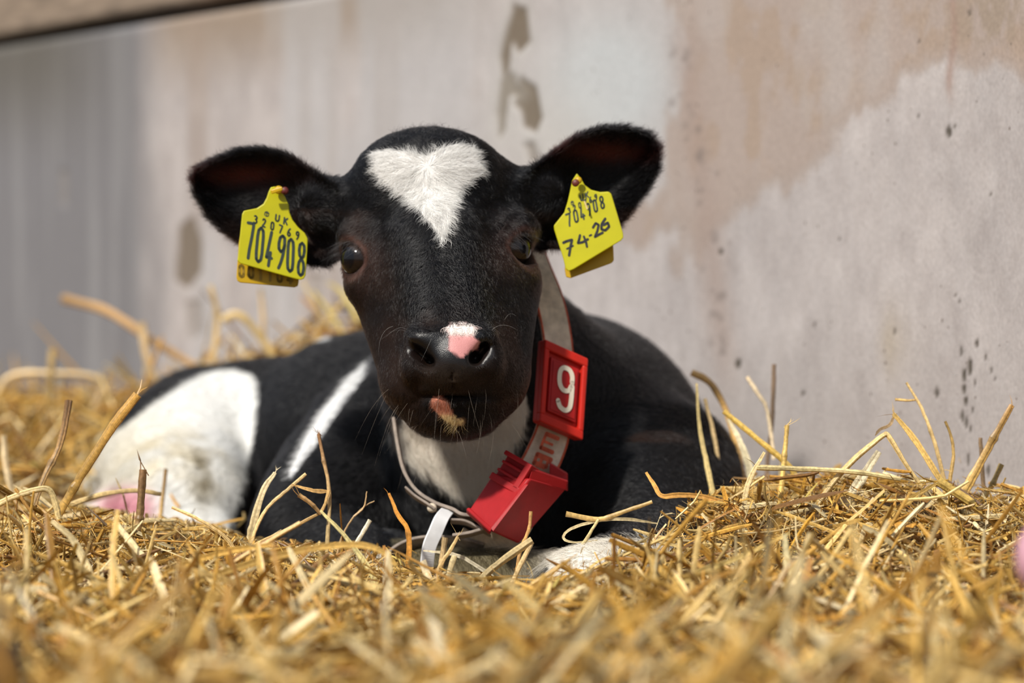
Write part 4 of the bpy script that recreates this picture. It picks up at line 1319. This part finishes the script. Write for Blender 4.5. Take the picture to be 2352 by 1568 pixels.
bed = build_bed()
tag(bed, 'deep golden straw bedding spread over the pen floor', 'straw', kind='stuff')
if True:
    nearw = lambda x, y: np.clip(1.25 - .0 * y, 0, 1)
    parts_ = [
        batch(2300, 1.62, 2.25, (.03, .13), (.0010, .0024), 7, 6, (-.032, .006), .28, .015, .20, .4),
        batch(1500, 1.62, 2.30, (.03, .11), (.0008, .0022), 7, 6, (-.014, .018), .65, .02, .26, .4, up=.25),
        batch(8500, 1.55, 2.25, (.008, .045), (.0003, .0012), 4, 4, (-.030, .010), .6, .08, .6, .5),
        batch(14000, 1.60, 2.20, (.005, .024), (.00015, .0006), 4, 3, (-.020, .014), .9, .12, .8, .5),
        batch(1100, 1.30, 1.75, (.05, .15), (.0014, .0026), 8, 6, (-.030, .012), .45, .02, .22, .5, up=.15),
        batch(4500, 1.25, 1.65, (.008, .05), (.0004, .0014), 4, 4, (-.030, .004), .6, .08, .5, .5),
        batch(4200, 2.2, 4.1, (.03, .14), (.0012, .0026), 5, 5, (-.020, .02), .40, .05, .3, .25),
        batch(5000, 2.2, 4.1, (.01, .05), (.0006, .0016), 4, 3, (-.020, .02), .6, .05, .4, .4),
        batch(1000, .85, 1.40, (.03, .13), (.0012, .0026), 7, 6, (-.025, .014), .50, .05, .3, .4, up=.1),
    ]
    V, Q, K_ = merge(parts_)
    ls = mesh_obj('loose_straw', V, Q, M_STRAW, bed, colors=K_, smooth=False)
    tag(ls, kind='stuff')

# ------------------------------------------------------------------ the stalks one can pick out singly
GOLD, PALE, CREAM_, BROWN, ORANGE, DKBR, GREEN = (.70, .43, .11), (.84, .64, .30), (.86, .77, .55), (.40, .23, .085), (.66, .30, .045), (.20, .12, .07), (.55, .56, .14)
def stalk(label, pts_, Y, wd, col, kind='stalk', nodes=(), fray=0, tipcol=None):
    """pts_: photo points from base to tip; Y: distance or (base, tip); wd: width in photo pixels or (base, tip)"""
    Y0, Y1 = Y if isinstance(Y, tuple) else (Y, Y)
    w0, w1 = wd if isinstance(wd, tuple) else (wd, wd * .8)
    if Y0 > 2.6: w0, w1 = w0 * .7, w1 * .75
    p = np.array(pts_, float)
    if p[0, 1] > p[-1, 1] + 50 and Y0 < 2.6:      # the foot goes on down into the bedding
        d_ = p[0] - p[1]; d_ = d_ / np.hypot(*d_)
        p = np.vstack([p[0] + d_ * 30 + np.array([0, 25]), p]); Y0 -= .01
    seg = np.r_[0, np.cumsum(np.hypot(*np.diff(p, axis=0).T))]; seg /= seg[-1]
    ctrl = np.c_[p, Y0 + (Y1 - Y0) * seg, w0 + (w1 - w0) * seg]
    R_ = catmull(ctrl, 6)
    R_[1:-1, :2] += rng.normal(0, .3, (len(R_) - 2, 2))
    c = at(R_[:, 0], R_[:, 1], R_[:, 2]); rad = R_[:, 3] * .5 * R_[:, 2] / F
    K = len(c)
    u = np.linspace(0, 1, K)
    rad = rad * (1 + .06 * np.sin(u * 23 + len(label)))
    tg = np.gradient(c, axis=0); tg /= np.linalg.norm(tg, axis=1, keepdims=True)
    side = np.cross(tg, [0, 1, .15]); side /= np.linalg.norm(side, axis=1, keepdims=True)
    dep = np.cross(tg, side)
    S = 16
    fl = .22 if kind == 'blade' else .9
    if kind == 'blade':
        rad = rad * (1 - .55 * u ** 3) * np.clip(.45 + u * 4, 0, 1)
    tone = np.ones(K)
    for nd in nodes:
        k = int(nd * (K - 1)); rad[k] *= 1.28; tone[k] *= .62
        if k > 0: tone[k - 1] *= .85
    V, CC = [], []
    streak = 1 + .62 * (rng.random(S) - .55)
    ribs = 1 + .20 * (rng.random(S) - .5)
    b0 = np.array(col); b1 = np.array(tipcol if tipcol is not None else col)
    for i in range(K):
        cc = (b0 + (b1 - b0) * u[i]) * tone[i] * (1 + .12 * (rng.random() - .5)) * (1 + .22 * math.sin(u[i] * 7 + len(label)))
        for j in range(S):
            an = 2 * math.pi * j / S
            dz_ = math.sin(an) * fl
            if kind == 'blade': dz_ += .25 * abs(math.cos(an))
            V.append(c[i] + (side[i] * math.cos(an) + dep[i] * dz_) * rad[i] * ribs[j]); CC.append(cc * streak[j])
    Fq = [[i * S + j, i * S + (j + 1) % S, (i + 1) * S + (j + 1) % S, (i + 1) * S + j] for i in range(K - 1) for j in range(S)]
    Fq.append(list(range(S))[::-1])
    if kind == 'blade': Fq.append([(K - 1) * S + j for j in range(S)])
    else:                                   # hollow cut end: an inner wall going down and a dark plug
        for k_ in (0, 1):
            for j in range(S):
                q = V[(K - 1) * S + j]
                V.append(c[-1] + (q - c[-1]) * .72 - tg[-1] * (0 if k_ == 0 else rad[-1] * 1.5)); CC.append(b1 * (.8 if k_ == 0 else .25))
        for r_ in (K - 1, K):
            Fq += [[r_ * S + j, r_ * S + (j + 1) % S, (r_ + 1) * S + (j + 1) % S, (r_ + 1) * S + j] for j in range(S)]
        Fq.append([(K + 1) * S + j for j in range(S)])
    for f_ in range(fray):
        d = tg[-1] + side[-1] * rng.normal(0, .7) + dep[-1] * rng.normal(0, .4)
        l_ = rad[-1] * rng.uniform(2.0, 6.0); k = len(V); r0 = rad[-1] * .24
        base = c[-1] + side[-1] * rad[-1] * rng.uniform(-.7, .7)
        for (t_, rr) in ((-.3, 1), (.5, .8), (1, .15)):
            for j in range(3):
                an = j * 2.1
                V.append(base + d * l_ * t_ + side[-1] * math.cos(an) * r0 * rr + dep[-1] * math.sin(an) * r0 * rr + side[-1] * .25 * l_ * t_ * t_ * (-1) ** f_); CC.append(b1 * .9)
        for i in range(2):
            for j in range(3): Fq.append([k + i * 3 + j, k + i * 3 + (j + 1) % 3, k + i * 3 + 3 + (j + 1) % 3, k + i * 3 + 3 + j])
    o = mesh_obj('straw_stalk', np.array(V), Fq, M_STRAW, colors=np.array(CC), smooth=False)
    return tag(o, label, 'straw stalk')

HERO = [
 ('thick golden straw stalk slanting up in front of the white thigh', [(128, 1195), (170, 1120), (212, 1052), (262, 975), (316, 906)], 2.0, (17, 22), GOLD, 'stalk', (.42,), 2, (.55, .30, .07)),
 ('dark brown kinked stalk standing beside the thick golden one', [(82, 1150), (105, 1090), (132, 1036), (147, 985), (158, 920)], (2.0, 2.03), (11, 16), (.52, .33, .13), 'stalk', (.5,), 0, (.20, .10, .035)),
 ('short upright brown stub in front of the pink skin', [(312, 1235), (320, 1190), (323, 1150), (328, 1078)], 1.97, (18, 17), (.42, .27, .11), 'stalk', (.5,), 2, (.22, .12, .05)),
 ('thin blurred stalk rising in front of the thigh\'s dirty patch', [(365, 1235), (371, 1160), (381, 1076)], 2.2, (12, 8), PALE, 'stalk', (), 0, BROWN),
 ('pale split stalk curving up at the edge of the black flank', [(570, 1262), (584, 1195), (604, 1128), (632, 1085)], 1.98, (17, 19), PALE, 'blade', (.45,), 3, (.80, .66, .40)),
 ('thin tan stalk branching right from the pale split stalk', [(588, 1215), (615, 1165), (660, 1125), (703, 1088)], 1.98, (8, 8), (.78, .55, .25)),
 ('slender stalk with a frayed brown tip in front of the white stripe', [(752, 1235), (757, 1160), (753, 1100), (742, 1050), (732, 996)], 1.97, (10, 8), PALE, 'stalk', (.78,), 5, (.36, .18, .08)),
 ('flat tan side leaf halfway up the frayed slender stalk', [(754, 1128), (720, 1126), (690, 1118), (670, 1112)], 1.965, (11, 5), (.78, .48, .18), 'blade'),
 ('thin stalk bending down left from the frayed slender stalk', [(755, 1125), (742, 1168), (715, 1188), (640, 1225), (560, 1262)], 1.96, (7, 8), (.72, .46, .18)),
 ('short brown stick with a broken end left of the frayed stalk', [(738, 1180), (712, 1154), (686, 1136)], 1.955, (8, 11), (.48, .28, .11), 'stalk', (.4,), 2),
 ('thin forked brown twig leaning over the black foreleg', [(786, 1232), (808, 1192), (835, 1165), (843, 1128)], 1.97, (6, 3), (.46, .30, .14)),
 ('fine branch of the forked twig pointing right', [(812, 1186), (838, 1162), (860, 1150)], 1.97, (4, 2.5), (.50, .34, .17)),
 ('short pale straw splinter below the forked twig', [(815, 1255), (834, 1222), (850, 1194)], 1.96, (9, 10), CREAM_),
 ('orange stem standing left of the white slide under the chin', [(926, 1420), (936, 1330), (938, 1225), (913, 1180), (893, 1132)], 1.96, (12, 13), ORANGE, 'blade', (.6,), 1, (.62, .27, .05)),
 ('pale arched straw bowing over in front of the collar', [(972, 1264), (1040, 1272), (1085, 1292), (1140, 1332), (1158, 1360), (1162, 1420)], 1.94, (7, 13), CREAM_, 'blade'),
 ('broad tan stalk leaning right in front of the lower loop of the collar', [(1060, 1390), (1100, 1335), (1150, 1290), (1222, 1240)], 1.88, (15, 20), (.66, .50, .24)),
 ('soft tan stalk leaning towards the red housing', [(1160, 1385), (1185, 1320), (1220, 1248)], 1.88, (13, 12), (.66, .47, .22)),
 ('short orange stub crossing the red housing', [(1198, 1255), (1214, 1218), (1219, 1174)], 1.93, (8, 8), (.62, .33, .10)),
 ('brown upright stub just right of the white slide', [(1004, 1345), (1014, 1290), (1022, 1234)], 1.94, (12, 13), (.52, .36, .17)),
 ('forked tan stub right of the brown upright stub', [(995, 1340), (1016, 1290), (1035, 1262), (1052, 1232)], 1.93, (13, 8), (.62, .42, .18), 'stalk', (), 3),
 ('straight pale stub in front of the collar\'s lower loop', [(1014, 1410), (990, 1340), (970, 1288)], 1.85, (15, 19), (.80, .66, .42)),
 ('tan stub leaning right below the pale arched straw', [(1010, 1370), (1030, 1320), (1044, 1276)], 1.9, (14, 15), (.60, .47, .24)),
 ('wide golden blade arching low below the calf\'s flank', [(300, 1372), (370, 1322), (450, 1286), (540, 1262), (625, 1250)], 1.76, (12, 22), GOLD, 'blade'),
 ('long golden blade bowing from the straw to below the collar', [(260, 1405), (400, 1352), (560, 1298), (700, 1262), (810, 1250), (870, 1262), (912, 1298)], 1.74, (16, 20), (.74, .48, .14), 'blade'),
 ('long brown-gold stalk crossing under the long golden blade', [(240, 1400), (360, 1375), (470, 1330), (570, 1270), (690, 1200)], 1.8, (9, 11), (.60, .37, .12), 'stalk', (.5,)),
 ('pale yellow blade curving down right of the frayed stalk', [(895, 1440), (860, 1330), (800, 1240), (736, 1172)], 1.86, (16, 12), (.80, .68, .30), 'blade'),
 ('pale blade bending down in the straw below the pink skin', [(216, 1352), (200, 1300), (165, 1235), (118, 1196)], 1.8, (19, 20), (.80, .64, .34), 'blade'),
 ('bent pale straw arch left of the thick golden stalk', [(-20, 1165), (40, 1138), (100, 1122), (122, 1140), (136, 1192)], 1.93, (15, 14), (.82, .62, .28)),
 ('orange-brown stick leaning left under the bent pale arch', [(112, 1230), (75, 1180), (36, 1122)], 1.93, (10, 8), (.55, .29, .07)),
 ('long curved stalk lying across the pink skin', [(165, 1158), (230, 1136), (310, 1126), (370, 1134)], 2.05, (13, 10), (.62, .45, .20)),
 ('small dark twig below the pink skin', [(245, 1206), (220, 1182), (199, 1164)], 1.9, (6, 3), (.22, .15, .09)),
 ('short green stem standing in the straw', [(294, 1408), (298, 1370), (303, 1334)], 1.75, (9, 7), GREEN),
 ('thin golden stalk lying right of the pink skin', [(520, 1236), (455, 1192), (395, 1165)], 1.92, (10, 7), (.74, .50, .20)),
 ('pale thick stalk sloping right below the upright brown stub', [(352, 1296), (320, 1268), (268, 1203)], 1.85, (18, 16), (.82, .66, .36)),
 ('pale straw propped steeply behind the left heap', [(24, 1120), (12, 1060), (8, 1000)], 2.3, (16, 13), (.80, .62, .36)),
 ('golden blade standing against the calf\'s shoulder', [(1634, 1120), (1620, 1050), (1606, 975), (1600, 880)], 2.12, (13, 9), (.72, .56, .24), 'blade'),
 ('blurred orange stalk bent over behind the calf\'s shoulder', [(1700, 1060), (1672, 955), (1645, 898), (1622, 872), (1588, 855)], 2.22, (12, 16), (.66, .40, .14)),
 ('tan stalk curving up beside the shoulder and the wall', [(1655, 1130), (1652, 1080), (1640, 1000), (1619, 915)], 2.17, (13, 9), (.60, .44, .22)),
 ('long golden stalk slanting down right of the shoulder', [(1812, 1070), (1730, 1000), (1662, 944)], 2.06, (14, 12), (.66, .44, .10)),
 ('pale flat blade behind the long slanting golden stalk', [(1720, 1070), (1698, 1010), (1672, 962)], 2.14, (20, 12), (.76, .66, .42), 'blade'),
 ('dark stalk standing tall against the concrete', [(1764, 1050), (1772, 980), (1776, 910), (1778, 836)], 2.2, (10, 10), (.26, .18, .12)),
 ('pale twig crossing the dark stalk at the wall', [(1772, 1000), (1760, 935), (1742, 905), (1716, 865)], 2.2, (8, 9), (.72, .58, .38)),
 ('upright golden stalk with a swollen joint and torn tip', [(1788, 1185), (1796, 1110), (1803, 1035), (1808, 976)], 1.99, (13, 10), (.74, .50, .15), 'stalk', (.72,), 3),
 ('long pale stalk lying level across the heap', [(2068, 1100), (1960, 1083), (1850, 1077), (1738, 1073)], 1.95, (10, 13), (.84, .67, .32), 'stalk', (.33,), 1),
 ('sharply bent stalk peaking above the heap', [(1835, 1235), (1890, 1140), (1950, 1066), (2026, 1002), (2044, 1006), (2078, 1062), (2118, 1120)], 1.96, (16, 10), (.80, .58, .25), 'stalk', (.62,)),
 ('broad cream blade standing inside the bent stalk', [(1922, 1215), (1940, 1160), (1978, 1098), (2018, 1036)], 1.98, (26, 30), (.84, .74, .50), 'blade'),
 ('frayed golden blade leaning left above the heap', [(2172, 1125), (2140, 1070), (2098, 1005), (2052, 950)], 1.99, (12, 20), (.70, .46, .14), 'blade', (), 4),
 ('curled dry brown leaf at the frayed blade\'s tip', [(2010, 1000), (2022, 985), (2042, 976), (2054, 954)], 1.99, (5, 11), (.46, .32, .17), 'blade'),
 ('slim stalk with a level side twig near the wall', [(2168, 1100), (2146, 1015), (2118, 940), (2082, 878)], 2.02, (12, 6), (.74, .52, .22), 'stalk', (.6,)),
 ('level side twig of the slim stalk near the wall', [(2103, 918), (2080, 919), (2056, 917)], 2.02, (5, 7), (.72, .48, .18)),
 ('dark golden upright stalk right of the slim twigged one', [(2180, 1115), (2190, 1045), (2184, 1000), (2171, 967)], 2.0, (11, 6), (.46, .30, .10)),
 ('tall thick brown-gold stalk leaning right against the concrete', [(2215, 1130), (2252, 1062), (2288, 995), (2324, 930)], 2.0, (24, 12), (.62, .42, .13), 'stalk', (.72,), 1, (.46, .25, .07)),
 ('thin dark stalk standing behind the tall thick one', [(2262, 1160), (2256, 1080), (2252, 1005)], 2.05, (11, 9), (.26, .17, .09)),
 ('jointed stalk low at the wall behind the tall thick one', [(2254, 1158), (2280, 1110), (2300, 1066)], 2.02, (10, 13), (.56, .40, .14), 'stalk', (.7,)),
 ('thick golden stalk sloping down towards the wall\'s foot', [(2330, 1222), (2240, 1160), (2154, 1104)], 1.93, (18, 22), (.74, .50, .13), 'stalk', (), 2),
 ('tapering brown-gold straw pointing up right on the heap', [(2002, 1225), (2060, 1172), (2100, 1140), (2150, 1110)], 1.92, (26, 14), (.64, .42, .12), 'blade', (), 3),
 ('tall pale blade standing on the heap beside the calf', [(1700, 1285), (1706, 1200), (1718, 1110), (1756, 1038)], 1.95, (13, 15), (.84, .66, .34), 'blade'),
 ('kinked thin stalk left of the tall pale blade', [(1640, 1262), (1645, 1178), (1662, 1155), (1704, 1130), (1756, 1094)], 1.95, (9, 7), (.76, .52, .20)),
 ('flat orange leaf jutting over the calf\'s black chest', [(1690, 1165), (1612, 1140), (1560, 1136), (1520, 1138), (1502, 1112), (1484, 1084)], 1.95, (12, 14), (.72, .38, .10), 'blade'),
 ('forked golden stalk lying over the calf\'s chest', [(1498, 1152), (1440, 1172), (1375, 1192), (1300, 1180)], 1.95, (8, 12), (.72, .47, .16), 'stalk', (.6,)),
 ('looped pale straw hanging before the black chest', [(1510, 1202), (1440, 1192), (1370, 1196), (1312, 1214), (1294, 1234), (1318, 1245), (1372, 1240)], 1.95, (8, 7), (.84, .68, .38), 'blade'),
 ('long thin stalk running down to the white knee', [(1375, 1192), (1345, 1240), (1312, 1288), (1268, 1350), (1226, 1420)], 1.93, (6, 15), (.82, .64, .30)),
 ('soft upright cream blade in the near straw', [(1812, 1450), (1812, 1370), (1808, 1300), (1802, 1226)], 1.72, (28, 22), (.82, .70, .38), 'blade'),
 ('long near stalk rising to the foot of the tall pale blade', [(1480, 1400), (1590, 1320), (1690, 1282), (1812, 1224)], 1.74, (20, 13), (.76, .56, .20), 'blade'),
 ('thick pale stalk lying below the white knee', [(1340, 1405), (1440, 1396), (1510, 1380), (1612, 1350)], 1.84, (17, 22), (.82, .64, .28), 'stalk', (.45,)),
 ('pale green straw lying in the middle of the near bed', [(1040, 1428), (1120, 1410), (1160, 1390), (1206, 1374)], 1.82, (12, 12), (.76, .74, .36)),
 ('white blurred stub leaning left in the near straw', [(1050, 1560), (1034, 1490), (1006, 1406)], 1.62, (20, 20), (.88, .78, .58)),
 ('blurred golden blade standing below the white knee', [(1232, 1530), (1238, 1450), (1244, 1380)], 1.66, (26, 20), (.80, .62, .26), 'blade'),
 ('long blurred orange-brown stalk leaning over at the far wall', [(450, 842), (340, 775), (250, 716), (148, 686)], (2.95, 3.15), (26, 30), (.56, .34, .15)),
 ('blurred pale stalk hanging down from the long far one', [(372, 892), (340, 830), (326, 740)], 3.0, (22, 24), (.66, .48, .26)),
 ('blurred square-bent straw before the far end of the wall', [(-10, 925), (22, 866), (120, 858), (232, 874), (212, 950)], 3.05, (20, 18), (.74, .54, .28)),
 ('blurred short upright stalk crossing the square-bent straw', [(112, 960), (116, 880), (121, 802)], 3.0, (20, 22), (.54, .38, .16)),
 ('blurred yellow stalk standing behind the hip', [(490, 830), (500, 730), (484, 655)], 2.95, (20, 14), (.66, .46, .20)),
 ('blurred stalk arched over behind the hip', [(628, 815), (580, 750), (545, 722), (510, 735)], 2.95, (22, 24), (.62, .44, .18)),
 ('blurred thin stalk behind the back near the head', [(606, 800), (604, 720), (598, 662)], 3.0, (16, 12), (.62, .44, .22)),
]
if True:
    for h_ in HERO:
        stalk(*h_)

# ------------------------------------------------------------------ the two blurred things at the picture's edges
MUZ = at(2398, 1284, 1.38)
def lump(name, c, r, m, label, cat, n=40, seed=0, amp=.12, fr=30):
    V, Fq = [], []
    for i in range(n // 2 + 1):
        th = math.pi * i / (n // 2)
        for j in range(n):
            ph = 2 * math.pi * j / n
            d = np.array([math.sin(th) * math.cos(ph), math.sin(th) * math.sin(ph), math.cos(th)])
            q = float(fbm(np.array([d[0] * 1.6 + seed]), np.array([d[1] * 1.6]), np.array([d[2] * 1.6]), n=3)[0])
            V.append(c + d * r * (1 + amp * (q - .5) * 2))
    for i in range(n // 2):
        for j in range(n):
            Fq.append([i * n + j, (i + 1) * n + j, (i + 1) * n + (j + 1) % n, i * n + (j + 1) % n])
    o = mesh_obj(name, np.array(V), np.array(Fq), m)
    return tag(o, label, cat)
lump('pink_muzzle', MUZ, np.array([.016, .022, .022]), mat('pink_skin', (.62, .33, .40), rough=.5, noise=(80, .1, (1, 1, 1))), 'blurred pink rounded muzzle poking in at the right edge of the straw', 'muzzle', seed=3)
lump('muck_clump', at(-42, 1560, 1.0), np.array([.018, .03, .018]), mat('dark_muck', (.022, .012, .008), rough=.7, noise=(60, .4, (1, 1, 1))), 'dark blurred clump of muck at the lower left corner', 'muck', seed=9, amp=.25)
